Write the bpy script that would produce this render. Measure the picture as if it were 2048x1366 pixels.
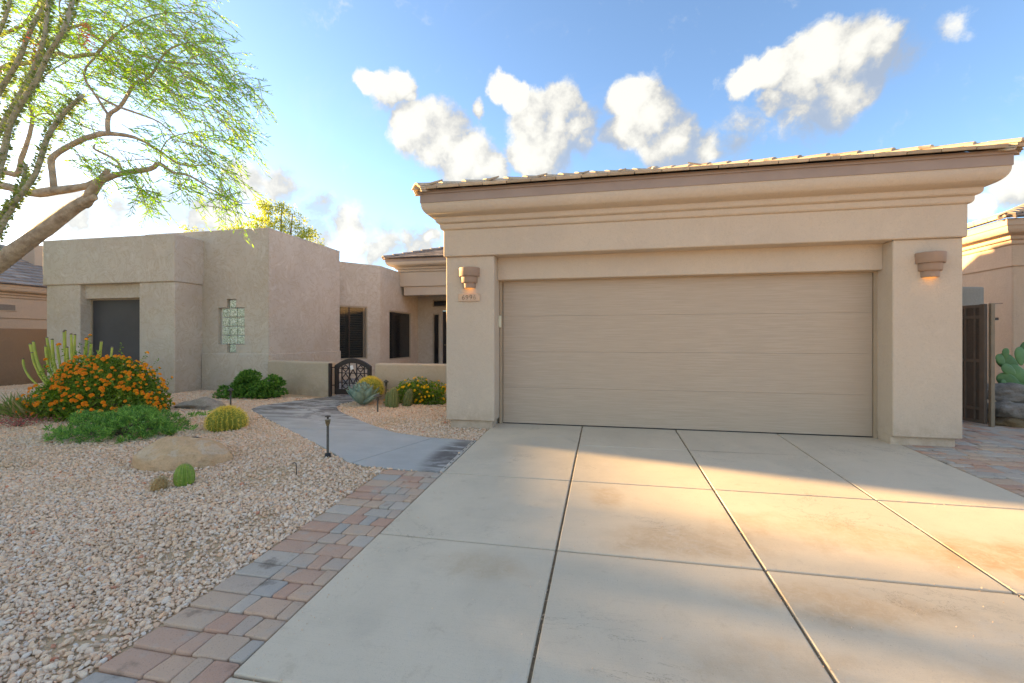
import bpy, bmesh, math, random
import numpy as np
from mathutils import Vector, Matrix
random.seed(7); rng = np.random.default_rng(7)
for o in list(bpy.data.objects): bpy.data.objects.remove(o)
R = math.radians
scene = bpy.context.scene
COL = scene.collection

# ---------------------------------------------------------------- camera
cam = bpy.data.cameras.new('camera'); camo = bpy.data.objects.new('camera', cam); COL.objects.link(camo)
cam.sensor_width = 36.0; cam.lens = 900 / 2048 * 36.0; cam.shift_y = -5.5 / 2048
cam.clip_end = 3000; cam.clip_start = .05
camo.location = (0, 0, 1.265); camo.rotation_euler = (R(90), 0, R(11.65))
scene.camera = camo

# ---------------------------------------------------------------- light, exposure
SUN_EL = R(12.0); SUN_AZ = math.atan2(-.97, .243)          # azimuth from +Y towards +X
sdir = Vector((math.sin(SUN_AZ) * math.cos(SUN_EL), math.cos(SUN_AZ) * math.cos(SUN_EL), math.sin(SUN_EL)))
sun = bpy.data.lights.new('sun', 'SUN'); suno = bpy.data.objects.new('sun', sun); COL.objects.link(suno)
sun.energy = 2.15; sun.angle = R(1.0); sun.color = (1.0, .74, .45)
suno.rotation_euler = sdir.to_track_quat('Z', 'Y').to_euler(); suno.location = (-30, 10, 20)
scene.view_settings.view_transform = 'Standard'; scene.view_settings.look = 'None'
scene.view_settings.gamma = 1.0; scene.view_settings.exposure = 3.62
scene.view_settings.use_curve_mapping = False
scene.view_settings.use_white_balance = True; scene.view_settings.white_balance_temperature = 9900   # camera set for open shade

# ---------------------------------------------------------------- node helpers
class NT:
    def __init__(s, tree): s.t = tree; s.n = tree.nodes; s.l = tree.links
    def node(s, kind, **kw):
        n = s.n.new(kind)
        for k, v in kw.items(): setattr(n, k, v)
        return n
    def put(s, sock, val):
        if isinstance(val, bpy.types.NodeSocket): s.l.new(val, sock)
        else:
            if isinstance(val, tuple) and len(val) == 3 and sock.type == 'RGBA': val = val + (1,)
            sock.default_value = val
    def math(s, op, a, b=None, clamp=False):
        n = s.node('ShaderNodeMath', operation=op); n.use_clamp = clamp
        s.put(n.inputs[0], a)
        if b is not None: s.put(n.inputs[1], b)
        return n.outputs[0]
    def vmath(s, op, a, b=None, out=0):
        n = s.node('ShaderNodeVectorMath', operation=op)
        s.put(n.inputs[0], a)
        if b is not None: s.put(n.inputs[1] if op != 'SCALE' else n.inputs['Scale'], b)
        return n.outputs[out]
    def noise(s, vec, scale, detail=4, rough=.55, dist=0.0, out=0):
        n = s.node('ShaderNodeTexNoise'); s.put(n.inputs['Vector'], vec)
        n.inputs['Scale'].default_value = scale; n.inputs['Detail'].default_value = detail
        n.inputs['Roughness'].default_value = rough; n.inputs['Distortion'].default_value = dist
        return n.outputs[out]
    def voro(s, vec, scale, feat='F1', out='Distance'):
        n = s.node('ShaderNodeTexVoronoi', feature=feat); s.put(n.inputs['Vector'], vec)
        n.inputs['Scale'].default_value = scale; return n.outputs[out]
    def ramp(s, fac, a, b, c0=0.0, c1=1.0):
        n = s.node('ShaderNodeMapRange', interpolation_type='SMOOTHSTEP'); s.put(n.inputs[0], fac)
        for i, v in zip((1, 2, 3, 4), (a, b, c0, c1)): n.inputs[i].default_value = v
        return n.outputs[0]
    def mix(s, fac, a, b, mode='MIX'):
        n = s.node('ShaderNodeMix', data_type='RGBA', blend_type=mode); s.put(n.inputs[0], fac)
        s.put(n.inputs[6], a); s.put(n.inputs[7], b); return n.outputs[2]
    def map(s, vec, loc=(0, 0, 0), rot=(0, 0, 0), sc=(1, 1, 1)):
        n = s.node('ShaderNodeMapping'); s.put(n.inputs[0], vec)
        n.inputs[1].default_value = loc; n.inputs[2].default_value = rot; n.inputs[3].default_value = sc
        return n.outputs[0]
    def bump(s, h, strength, dist, normal=None):
        n = s.node('ShaderNodeBump'); s.put(n.inputs['Height'], h)
        n.inputs['Strength'].default_value = strength; n.inputs['Distance'].default_value = dist
        if normal is not None: s.put(n.inputs['Normal'], normal)
        return n.outputs[0]

# ---------------------------------------------------------------- world: sky with cumulus
FPX = 900.0; YAW = R(11.65); CY, SY = math.cos(YAW), math.sin(YAW)
def sky_dir(az, el):                       # az to the left of straight ahead, el above the horizon
    return Vector((math.cos(el) * -math.sin(az), math.cos(el) * math.cos(az), math.sin(el)))
world = bpy.data.worlds.new('World'); scene.world = world; world.use_nodes = True
w = NT(world.node_tree); w.n.clear()
sky = w.node('ShaderNodeTexSky', sky_type='NISHITA')
sky.sun_disc = False; sky.sun_elevation = SUN_EL; sky.sun_rotation = SUN_AZ
sky.altitude = 700; sky.air_density = .80; sky.dust_density = .7; sky.ozone_density = 4.8
# clouds: (u, v, radius, weight) in tangent units seen from the drive: right, up, size
LUMPS = [(735,172,26,1),(772,178,36,1),(802,168,34,1),(752,200,16,.6),(825,182,22,.8),(806,240,30,1),(835,248,55,1),(885,275,62,1),
 (930,312,62,1),(968,335,48,1),(958,214,18,.7),(1006,178,28,1),(1030,200,30,1),(1062,232,50,1),(1112,232,58,1),(1092,280,70,1),(1152,258,50,1),
 (1050,296,46,.9),(1178,288,40,.7),(1268,206,50,1),(1300,250,60,1),(1342,280,64,1),(1248,272,36,.9),(1400,296,50,.6),(1455,290,50,.34),(1470,255,60,.28),
 (1495,152,36,1),(1560,142,48,1),(1640,116,66,1),(1700,108,66,1),(1752,104,48,1),(1605,180,60,1),(1545,205,34,.8),(1662,185,66,1),(1700,160,66,.9),(1620,150,60,1),(1585,245,60,.36),
 (2040,368,48,.9),(1958,416,24,.75),(700,465,60,.55),(770,492,55,.6),(835,488,50,.6),(640,420,40,.5),(560,385,55,.5),(500,365,50,.45),
 (860,470,18,.8),(420,440,70,.6),(330,430,60,.6),(250,430,60,.6),(160,440,80,.5),(610,470,60,.5),(1930,60,40,.35),(1800,130,50,.35)]
geo = w.node('ShaderNodeTexCoord').outputs['Generated']
grp = bpy.data.node_groups.new('cloud_density', 'ShaderNodeTree')
grp.interface.new_socket('Vector', in_out='INPUT', socket_type='NodeSocketVector')
grp.interface.new_socket('Density', in_out='OUTPUT', socket_type='NodeSocketFloat')
g = NT(grp); gi = g.node('NodeGroupInput'); go = g.node('NodeGroupOutput')
P0 = gi.outputs[0]
# domain warp so the lumps get a cauliflower edge
nz = g.node('ShaderNodeTexNoise'); g.put(nz.inputs['Vector'], P0); nz.inputs['Scale'].default_value = 7.0; nz.inputs['Detail'].default_value = 6; nz.inputs['Roughness'].default_value = .6
off = g.vmath('SCALE', g.vmath('SUBTRACT', nz.outputs['Color'], (.5, .5, .5)), .10)
PW = g.vmath('ADD', P0, off)
acc = None
for (px, py, r, wt) in LUMPS:
    u = (px - 1024) / FPX; v = (677.5 - py) / FPX
    d = Vector((u * CY - SY, u * SY + CY, v)); L = d.length; d.normalize()
    rr = r / FPX / L * 1.25
    dist = g.vmath('DISTANCE', PW, tuple(d), out=1)
    n = g.node('ShaderNodeMath', operation='MULTIPLY_ADD'); g.put(n.inputs[0], dist); n.inputs[1].default_value = -wt / rr; n.inputs[2].default_value = wt
    acc = n.outputs[0] if acc is None else g.math('SMOOTH_MAX' if False else 'MAXIMUM', acc, n.outputs[0])
# the rest of the sky goes on with clouds of the same kind (outside the cone in front of the drive)
front = g.vmath('DOT_PRODUCT', P0, (-SY, CY, 0.0), out=1)
wide = g.noise(g.map(P0, sc=(1, 1, 1.7)), 2.6, 5, .55)
rest = g.math('MULTIPLY', g.ramp(front, .62, .42), g.ramp(wide, .47, .64))
acc = g.math('MAXIMUM', acc, rest)
fine = g.noise(PW, 17.0, 7, .70)
dens = g.math('ADD', acc, g.math('MULTIPLY', g.math('SUBTRACT', fine, .5), .62))
g.put(go.inputs[0], dens)
def dens_at(vec):
    n = w.node('ShaderNodeGroup'); n.node_tree = grp; w.put(n.inputs[0], vec); return n.outputs[0]
d0 = dens_at(geo)
# light reaches each cloud from the sun's side: compare with a coarse, shifted copy
sh = w.vmath('ADD', geo, tuple(sdir * .035 + Vector((0, 0, .03)))); d1 = None
for (px, py, r) in ((775,180,60),(860,262,85),(945,320,75),(1050,215,65),(1115,245,85),(1090,290,80),(1180,285,55),(1280,225,75),(1335,275,80),(1430,280,85),(1550,150,75),(1690,112,100),(1600,195,80),(2035,370,60),(770,485,90),(570,395,90),(300,430,150)):
    u = (px - 1024) / FPX; v = (677.5 - py) / FPX; d = Vector((u * CY - SY, u * SY + CY, v)); L = d.length; d.normalize()
    n = w.node('ShaderNodeMath', operation='MULTIPLY_ADD'); w.put(n.inputs[0], w.vmath('DISTANCE', sh, tuple(d), out=1)); n.inputs[1].default_value = -FPX * L / r / 1.25; n.inputs[2].default_value = 1.0
    d1 = n.outputs[0] if d1 is None else w.math('MAXIMUM', d1, n.outputs[0])
f1 = w.noise(geo, 11.0, 5, .62); f2 = w.noise(w.vmath('ADD', geo, tuple(sdir * .03 + Vector((0, 0, .03)))), 11.0, 5, .62)
lit = w.ramp(w.math('ADD', w.math('SUBTRACT', d0, d1), w.math('MULTIPLY', w.math('SUBTRACT', f1, f2), 1.5)), -.42, .36)
cover = w.math('MULTIPLY', w.ramp(d0, .04, .34), w.ramp(lit, .0, .5, .66, 1.0))
ccol = w.mix(lit, (.68, .84, 1.15), (1.5, 1.78, 2.2))
wisp = w.noise(w.map(geo, rot=(0, .5, .6), sc=(1, 5, 2.2)), 2.4, 7, .62, .6)
skyc = w.mix(w.math('MULTIPLY', w.ramp(wisp, .55, .85), .12), sky.outputs[0], (1.5, 1.7, 2.0))
final = w.mix(w.math('MULTIPLY', cover, .95), skyc, ccol)
bg = w.node('ShaderNodeBackground'); w.put(bg.inputs[0], final); bg.inputs[1].default_value = .05
w.put(w.node('ShaderNodeOutputWorld').inputs[0], bg.outputs[0])

# ---------------------------------------------------------------- materials
MATS = {}
def newmat(name):
    m = bpy.data.materials.new(name); m.use_nodes = True; t = NT(m.node_tree)
    b = m.node_tree.nodes['Principled BSDF']; MATS[name] = m
    pos = t.node('ShaderNodeNewGeometry').outputs['Position']
    return m, t, b, pos
def setb(t, b, col=None, rough=None, nrm=None, spec=None, metal=None):
    if col is not None: t.put(b.inputs['Base Color'], col)
    if rough is not None: t.put(b.inputs['Roughness'], rough)
    if nrm is not None: t.put(b.inputs['Normal'], nrm)
    if spec is not None: b.inputs['Specular IOR Level'].default_value = spec
    if metal is not None: b.inputs['Metallic'].default_value = metal
def simple(name, c1, c2=None, scale=6, rough=.6, bscale=0, bstr=.3, bdist=.004, spec=.3, metal=0, rnd=False):
    m, t, b, pos = newmat(name)
    col = c1
    if c2 is not None: col = t.mix(t.ramp(t.noise(pos, scale, 5, .6), .3, .7), c1, c2)
    if rnd:
        r = t.node('ShaderNodeObjectInfo').outputs['Random']
        col = t.mix(1.0, col, t.mix(r, (.78, .78, .78), (1.18, 1.16, 1.14)), 'MULTIPLY')
    nrm = t.bump(t.noise(pos, bscale, 4, .6), bstr, bdist) if bscale else None
    setb(t, b, col, rough, nrm, spec, metal); return m
def stucco(name, base, mottle, swirl=0.0, grain=75):
    m, t, b, pos = newmat(name)
    big = t.noise(pos, .9, 4, .55); mid = t.noise(pos, 5.0, 6, .62, .8)
    sp = t.noise(pos, 48, 3, .75)
    c = t.mix(t.ramp(big, .3, .72), base, mottle)
    dk = tuple(v * .86 for v in base); lt = tuple(min(1, v * 1.1) for v in base)
    c = t.mix(t.math('MULTIPLY', t.ramp(mid, .52, .78), .5), c, lt)
    c = t.mix(t.math('MULTIPLY', t.ramp(sp, .5, .72), .65), c, dk)
    if swirl:
        sw = t.noise(pos, 2.2, 8, .68, 2.2)
        c = t.mix(t.math('MULTIPLY', t.ramp(t.math('ABSOLUTE', t.math('SUBTRACT', sw, .52)), .03, .0), swirl), c, tuple(v * q for v, q in zip(base, (.80, .72, .62))))
        c = t.mix(t.math('MULTIPLY', t.ramp(sw, .56, .74), swirl), c, tuple(min(1, v * q) for v, q in zip(base, (1.14, 1.18, 1.24))))
    # rain streaks run down from the top edges
    st = t.noise(t.map(pos, sc=(9, 9, .5)), 1.0, 4, .6)
    c = t.mix(t.math('MULTIPLY', t.ramp(st, .58, .8), .16), c, tuple(v * .72 for v in base))
    sz = t.node('ShaderNodeSeparateXYZ'); t.put(sz.inputs[0], pos)
    dirt = t.math('MULTIPLY', t.ramp(sz.outputs[2], .42, .02), t.ramp(t.noise(pos, 7, 5, .7), .36, .66))
    c = t.mix(t.math('MULTIPLY', dirt, .5), c, tuple(v * q for v, q in zip(base, (.66, .60, .54))))
    ck = t.noise(t.map(pos, sc=(1, 1, .7)), 1.4, 9, .72, 1.4)
    c = t.mix(t.math('MULTIPLY', t.ramp(t.math('ABSOLUTE', t.math('SUBTRACT', ck, .5)), .006, .0), .25), c, tuple(v * .6 for v in base))
    h = t.math('ADD', t.noise(pos, grain, 4, .7), t.math('MULTIPLY', t.noise(pos, 20, 4, .6), .9))
    h = t.math('ADD', h, t.math('MULTIPLY', t.noise(pos, 4, 3, .5), 2.0))
    setb(t, b, c, .88, t.bump(h, .8, .009), .2); return m
M_ST = stucco('garage_stucco', (.60, .495, .395), (.555, .46, .375))
M_SH = stucco('wing_stucco', (.55, .505, .445), (.47, .415, .355), .8, 60)
M_WALL = stucco('court_stucco', (.50, .42, .335), (.46, .385, .305), .25, 70)
M_NB = stucco('neighbour_stucco', (.56, .41, .30), (.52, .38, .285))
M_NBD = stucco('yard_wall_stucco', (.31, .21, .15), (.28, .19, .135))
M_GREY = stucco('grey_block', (.30, .29, .26), (.25, .24, .22))
M_FAS = simple('fascia_paint', (.34, .265, .23), (.31, .24, .21), 3, .55, 60, .15, .002)
M_TRIM = simple('trim_paint', (.43, .33, .24), (.40, .31, .225), 4, .5)
M_TRIML = simple('window_trim', (.36, .31, .25), (.32, .28, .22), 4, .5)
M_DARK = simple('dark_bronze', (.020, .013, .012), (.028, .018, .016), 9, .45, 120, .2, .002, .4)
M_BLACK = simple('black_plastic', (.02, .02, .021), (.03, .03, .03), 10, .5)
M_GATE = simple('gate_brown', (.15, .115, .09), (.125, .095, .075), 5, .5)
M_GATEP = simple('gate_mesh', (.095, .072, .058), (.115, .088, .07), 40, .7, 300, .4, .002)
M_LAMP = simple('lamp_ceramic', (.36, .245, .185), (.33, .225, .17), 8, .6, 140, .2, .001)
M_BRASS = simple('weathered_brass', (.28, .22, .12), (.16, .15, .11), 60, .5, 0, 0, 0, .4, .5)
M_POST = simple('post_grey', (.075, .07, .062), (.11, .1, .085), 30, .55, 0, 0, 0, .3, .3)
M_CREAM = simple('cream_plastic', (.66, .66, .52), None, 1, .4)
M_WHITE = simple('white_plate', (.75, .76, .78), None, 1, .4)
M_STEEL = simple('grate_metal', (.55, .54, .5), (.42, .41, .38), 14, .45, 0, 0, 0, .4, .35)
M_INK = simple('numeral_dark', (.10, .065, .045), None, 1, .7)
M_INKF = simple('numeral_worn', (.30, .22, .16), None, 1, .7)
M_PLAQ = simple('plaque_clay', (.62, .43, .31), (.57, .40, .29), 14, .7)
M_BARK = simple('bark', (.52, .44, .35), (.30, .24, .18), 11, .9, 38, .8, .02)
M_OCO = simple('ocotillo_stem', (.40, .40, .31), (.28, .28, .22), 20, .9, 40, .7, .01)
M_BARK2 = simple('grey_bark', (.22, .18, .14), (.13, .1, .08), 9, .9, 40, .7, .01)
M_TILE = simple('roof_tile', (.54, .43, .32), (.43, .345, .265), 9, .9, 90, .5, .006, .2, 0, True)
M_TILEG = simple('grey_roof_tile', (.36, .29, .26), (.27, .225, .205), 6, .9, 60, .5, .006, .2, 0, True)
M_SOIL = simple('soil', (.22, .15, .095), (.15, .105, .07), 12, .95, 90, .7, .01, .1)
M_DESERT = simple('desert_ground', (.58, .43, .29), (.46, .33, .22), 3, .95, 60, .7, .02, .1)
M_ASPH = simple('joint_dirt', (.15, .115, .08), (.28, .21, .14), 38, .95)
M_ROCK = None
def glassy(name, c, rough, alpha=1.0):
    m, t, b, pos = newmat(name); setb(t, b, c, rough, t.bump(t.noise(pos, 2.5, 2, .5), .05, .01), .5)
    b.inputs['Alpha'].default_value = alpha; return m
M_SCREEN = simple('sun_screen', (.045, .047, .052), (.058, .06, .066), 1.2, .5, 420, .3, .001, .35)
M_PANE = glassy('window_glass', (.018, .02, .02), .06, .72)
M_PANED = glassy('dark_glass', (.010, .010, .012), .12)
M_SHUT = simple('shutter', (.07, .068, .065), None, 1, .6)
def door_mat():
    m, t, b, pos = newmat('garage_door_paint')
    gr = t.noise(t.map(pos, sc=(1.2, 1, 60)), 2.0, 6, .65, .4)
    big = t.noise(pos, .7, 3, .5)
    c = t.mix(t.ramp(gr, .38, .66), (.42, .335, .26), (.495, .40, .32))
    c = t.mix(t.math('MULTIPLY', t.ramp(big, .4, .7), .4), c, (.45, .355, .275))
    setb(t, b, c, .5, t.bump(gr, .25, .002), .35); return m
M_DOOR = door_mat()
def concrete():
    m, t, b, pos = newmat('driveway_concrete')
    big = t.noise(pos, .75, 6, .6, .5); mid = t.noise(pos, 3.2, 6, .62); fine = t.noise(pos, 160, 2, .7)
    c = t.mix(t.ramp(big, .35, .68), (.63, .545, .435), (.55, .48, .385))
    c = t.mix(t.math('MULTIPLY', t.ramp(mid, .5, .75), .45), c, (.50, .44, .36))
    # rusty stains with their own outline
    for (x, y, rx, ry, k) in ((2.55, 3.45, .95, .38, .75), (1.5, 3.6, .9, .35, .4), (3.0, 2.6, .55, .7, .6), (.55, 3.3, .7, .3, .38), (1.2, 2.75, .7, .25, .45), (-.75, 2.75, .45, .2, .3), (.0, 4.0, .2, .35, .4), (2.0, 2.2, .9, .3, .3), (.75, 2.2, .5, .25, .3), (3.3, 3.9, .4, .3, .35)):
        q = t.map(pos, loc=(-x / rx, -y / ry, 0), sc=(1 / rx, 1 / ry, 0))
        dd = t.vmath('LENGTH', t.vmath('ADD', q, t.vmath('SCALE', t.vmath('SUBTRACT', t.noise(pos, 3.0, 5, .65, 0, 1), (.5, .5, .5)), 1.6)), out=1)
        c = t.mix(t.math('MULTIPLY', t.ramp(dd, 1.0, .35), t.math('MULTIPLY', t.math('MULTIPLY', t.ramp(mid, .25, .7, .5, 1.0), t.ramp(t.noise(pos, 13, 7, .78, .6), .34, .58, .45, 1.0)), min(.95, k * 1.4))), c, (.42, .29, .175))
    # pale efflorescence
    pl = t.noise(pos, 1.7, 6, .7, 1.0)
    c = t.mix(t.math('MULTIPLY', t.ramp(pl, .56, .74), .45), c, (.55, .535, .50))
    c = t.mix(t.math('MULTIPLY', t.ramp(fine, .55, .75), .35), c, (.29, .26, .22))
    br = t.noise(t.map(pos, sc=(1.5, 70, 1)), 2.0, 4, .7)
    c = t.mix(t.math('MULTIPLY', t.ramp(br, .5, .75), .14), c, (.33, .29, .24))
    sc2 = t.noise(pos, 9.0, 7, .75, .5)
    c = t.mix(t.math('MULTIPLY', t.ramp(sc2, .56, .72), .28), c, (.36, .28, .20))
    ck = t.noise(pos, 1.1, 10, .70, 1.2)
    c = t.mix(t.math('MULTIPLY', t.ramp(t.math('ABSOLUTE', t.math('SUBTRACT', ck, .5)), .0035, .0), t.ramp(t.noise(pos, .8, 2), .5, .65)), c, (.2, .165, .13))
    pit = t.voro(pos, 34)
    c = t.mix(t.math('MULTIPLY', t.ramp(pit, .10, .04), t.ramp(t.noise(pos, 5, 2), .5, .7)), c, (.2, .16, .12))
    h = t.math('ADD', fine, t.math('MULTIPLY', t.noise(pos, 40, 3), .6))
    setb(t, b, c, t.ramp(big, .3, .7, .78, .92), t.bump(h, .4, .0025), .10); return m
M_CONC = concrete()
def walkmat():
    m, t, b, pos = newmat('stained_walk')
    big = t.noise(pos, .9, 5, .6); st = t.noise(t.map(pos, rot=(0, 0, .3), sc=(1.0, 3.6, 1)), 1.7, 8, .72, 1.0)
    c = t.mix(t.ramp(big, .35, .65), (.43, .44, .43), (.37, .38, .375))
    far = t.node('ShaderNodeSeparateXYZ'); t.put(far.inputs[0], pos)
    old = t.ramp(far.outputs[1], 5.6, 7.4)
    blot = t.math('MAXIMUM', t.math('MULTIPLY', t.ramp(st, .44, .56), t.math('ADD', t.math('MULTIPLY', old, .95), .06)), 0.0)
    q = t.map(pos, loc=(1.75 / .28, -4.95 / .9, 0), sc=(1 / .28, 1 / .9, 0))
    near = t.ramp(t.vmath('LENGTH', q, out=1), 1.1, .3)
    blot = t.math('MAXIMUM', blot, t.math('MULTIPLY', near, t.ramp(st, .36, .52)))
    c = t.mix(t.math('MULTIPLY', blot, .9), c, (.085, .072, .068))
    c = t.mix(t.math('MULTIPLY', t.ramp(t.noise(pos, 140, 2), .55, .75), .25), c, (.18, .17, .16))
    setb(t, b, c, .6, t.bump(t.math('ADD', t.noise(pos, 120, 3), t.math('MULTIPLY', st, .8)), .3, .003), .35); return m
M_WALK = walkmat()
def ramp_random(t, stops):
    r = t.node('ShaderNodeObjectInfo').outputs['Random']
    cr = t.node('ShaderNodeValToRGB'); cr.color_ramp.interpolation = 'CONSTANT'; el = cr.color_ramp.elements
    while len(el) < len(stops): el.new(.5)
    for e, (p, c) in zip(el, stops): e.position = p; e.color = c + (1,)
    t.put(cr.inputs[0], r); return cr.outputs[0]
def paver_mat():
    m, t, b, pos = newmat('tumbled_paver')
    c = ramp_random(t, [(0, (.52, .315, .235)), (.16, (.54, .39, .295)), (.3, (.45, .40, .35)), (.45, (.57, .385, .285)), (.56, (.49, .385, .315)), (.68, (.42, .385, .35)), (.8, (.53, .34, .255)), (.9, (.51, .44, .375))])
    c2 = t.mix(t.ramp(t.noise(pos, 4.2, 4, .6), .52, .74), c, (.43, .385, .34))
    st = t.noise(pos, 3.1, 5, .65)
    c2 = t.mix(t.math('MULTIPLY', t.ramp(st, .58, .72), .65), c2, (.10, .075, .06))
    c2 = t.mix(t.math('MULTIPLY', t.ramp(t.noise(pos, 220, 2, .7), .5, .72), .45), c2, (.45, .41, .37))
    c2 = t.mix(t.math('MULTIPLY', t.ramp(t.noise(pos, 120, 2, .7), .55, .75), .4), c2, (.12, .1, .09))
    setb(t, b, c2, .85, t.bump(t.math('ADD', t.noise(pos, 150, 3, .7), t.math('MULTIPLY', t.noise(pos, 25, 3), .8)), .6, .004), .10); return m
M_PAV = paver_mat()
def gravel_mat():
    m, t, b, pos = newmat('gravel_stone')
    c = ramp_random(t, [(0, (.80, .57, .41)), (.18, (.76, .585, .46)), (.34, (.75, .52, .36)), (.48, (.73, .60, .50)), (.58, (.82, .65, .51)), (.70, (.79, .51, .35)), (.8, (.68, .49, .36)), (.90, (.75, .66, .58)), (.95, (.60, .45, .34)), (.985, (.6, .25, .16))])
    c = t.mix(t.math('MULTIPLY', t.ramp(t.noise(pos, 60, 4, .65), .45, .7), .5), c, (.55, .47, .37))
    c = t.mix(t.math('MULTIPLY', t.ramp(t.noise(pos, 1.3, 4, .6), .45, .75), .35), c, (.56, .39, .24))
    setb(t, b, c, .85, t.bump(t.noise(pos, 200, 3, .7), .5, .003), .04); return m
M_GRAV = gravel_mat()
def boulder_mat(name, base, top, dark):
    m, t, b, pos = newmat(name)
    n = t.node('ShaderNodeNewGeometry'); sx = t.node('ShaderNodeSeparateXYZ'); t.put(sx.inputs[0], n.outputs['Normal'])
    c = t.mix(t.ramp(t.noise(pos, 7, 5, .65), .35, .7), base, tuple(v * .82 for v in base))
    patch = t.math('MULTIPLY', t.ramp(t.noise(pos, 5.5, 4, .6, .6), .47, .60), t.ramp(sx.outputs[2], .55, .85))
    c = t.mix(t.math('MULTIPLY', patch, .5), c, top)
    c = t.mix(t.math('MULTIPLY', t.ramp(t.noise(pos, 45, 4, .75), .48, .66), .40), c, dark)
    c = t.mix(t.math('MULTIPLY', t.ramp(t.voro(pos, 70), .25, .1), .4), c, tuple(min(1, v * 1.4) for v in base))
    h = t.math('ADD', t.noise(pos, 90, 4, .7), t.math('MULTIPLY', t.noise(pos, 14, 5, .65), 2.5))
    setb(t, b, c, .9, t.bump(h, 1.0, .016), .1); return m
M_BOULD = boulder_mat('boulder_granite', (.74, .50, .31), (.70, .62, .52), (.42, .25, .14))
M_FLAT = boulder_mat('flat_rock', (.42, .37, .315), (.52, .48, .42), (.22, .16, .12))
M_ROCK = boulder_mat('rubble_rock', (.30, .27, .24), (.44, .42, .40), (.09, .075, .06))
M_ROCK2 = boulder_mat('rusty_rock', (.27, .19, .11), (.34, .29, .23), (.10, .07, .045))
def leaf(name, cols, trans=.35, rough=.5, tcol=None):
    m, t, b, pos = newmat(name)
    r = t.node('ShaderNodeNewGeometry').outputs['Random Per Island']
    cr = t.node('ShaderNodeValToRGB'); el = cr.color_ramp.elements
    while len(el) < len(cols): el.new(.5)
    for i, (e, c) in enumerate(zip(el, cols)): e.position = i / max(1, len(cols) - 1); e.color = c + (1,)
    t.put(cr.inputs[0], r); col = cr.outputs[0]
    setb(t, b, col, rough, None, .3)
    tr = t.node('ShaderNodeBsdfTranslucent'); t.put(tr.inputs[0], t.mix(1.0, col, tcol or (1.5, 1.5, .8), 'MULTIPLY'))
    mx = t.node('ShaderNodeMixShader'); mx.inputs[0].default_value = trans
    t.l.new(b.outputs[0], mx.inputs[1]); t.l.new(tr.outputs[0], mx.inputs[2])
    t.l.new(mx.outputs[0], t.n['Material Output'].inputs[0]); return m
M_LTREE = leaf('mesquite_leaf', [(.15, .33, .05), (.22, .43, .05), (.36, .52, .07), (.15, .36, .09), (.20, .42, .13)], .55, .5, (1.15, 1.35, .6))
M_LBACK = leaf('olive_leaf', [(.20, .27, .06), (.32, .38, .08), (.40, .42, .10), (.15, .22, .06)], .5)
M_LLAN = leaf('lantana_leaf', [(.06, .15, .02), (.13, .25, .035), (.21, .33, .05), (.05, .13, .02)], .3)
M_LSHR = leaf('low_shrub_leaf', [(.05, .17, .04), (.10, .29, .07), (.28, .52, .13), (.06, .20, .08)], .3)
M_LSHR2 = leaf('wall_shrub_leaf', [(.04, .15, .03), (.09, .25, .05), (.18, .38, .08)], .25, .35)
M_LYL = leaf('yellow_lantana_leaf', [(.08, .17, .02), (.15, .27, .035), (.20, .32, .05)], .3)
M_LOC = leaf('ocotillo_leaf', [(.14, .20, .09), (.20, .27, .12), (.34, .40, .13)], .45)
M_LDRY = leaf('dry_leaf', [(.46, .34, .20), (.34, .26, .15), (.17, .25, .07), (.13, .21, .06), (.20, .28, .08)], .2)
M_ORANGE = leaf('orange_petal', [(.85, .24, .015), (.92, .38, .02), (.82, .20, .02), (.95, .48, .03)], .25, .6, (1.2, 1.0, .8))
M_YELLOW = leaf('yellow_petal', [(.92, .48, .02), (.95, .60, .03), (.9, .38, .02)], .2, .6, (1.2, 1.0, .8))
M_RED = leaf('red_petal', [(.70, .10, .06), (.75, .16, .10), (.6, .08, .05)], .3, .6, (1.2, .9, .9))
M_PINK = leaf('pink_petal', [(.55, .16, .16), (.48, .12, .12), (.5, .2, .16)], .3, .6, (1.2, .9, .9))
def plantmat(name, c1, c2, scale, rough=.5, spec=.3):
    m, t, b, pos = newmat(name)
    c = t.mix(t.ramp(t.noise(pos, scale, 4, .6), .35, .68), c1, c2)
    r = t.node('ShaderNodeObjectInfo').outputs['Random']
    c = t.mix(1.0, c, t.mix(r, (.85, .88, .88), (1.12, 1.1, 1.08)), 'MULTIPLY')
    setb(t, b, c, rough, t.bump(t.noise(pos, scale * 6, 3), .2, .003), spec); return m
M_AGAVE = plantmat('agave_leaf', (.19, .31, .26), (.25, .37, .31), 14, .55)
M_PEAR = plantmat('prickly_pad', (.065, .17, .065), (.095, .22, .08), 9, .5)
M_EUPH = plantmat('pencil_stem', (.40, .44, .08), (.28, .36, .09), 7, .5)
M_CACT = plantmat('cactus_green', (.22, .33, .06), (.15, .26, .05), 20, .5)
M_CACT2 = plantmat('columnar_cactus', (.12, .16, .055), (.16, .19, .08), 20, .55)
M_GOLDB = plantmat('golden_barrel_skin', (.22, .26, .05), (.30, .31, .06), 12, .6)
M_SPINE = simple('golden_spine', (.92, .70, .14), (.82, .60, .10), 20, .5)
M_SPINET = simple('tan_spine', (.50, .40, .22), (.40, .30, .16), 20, .6)
M_DRY = simple('dead_cactus', (.42, .27, .12), (.26, .16, .07), 30, .9, 80, .8, .01)
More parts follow.
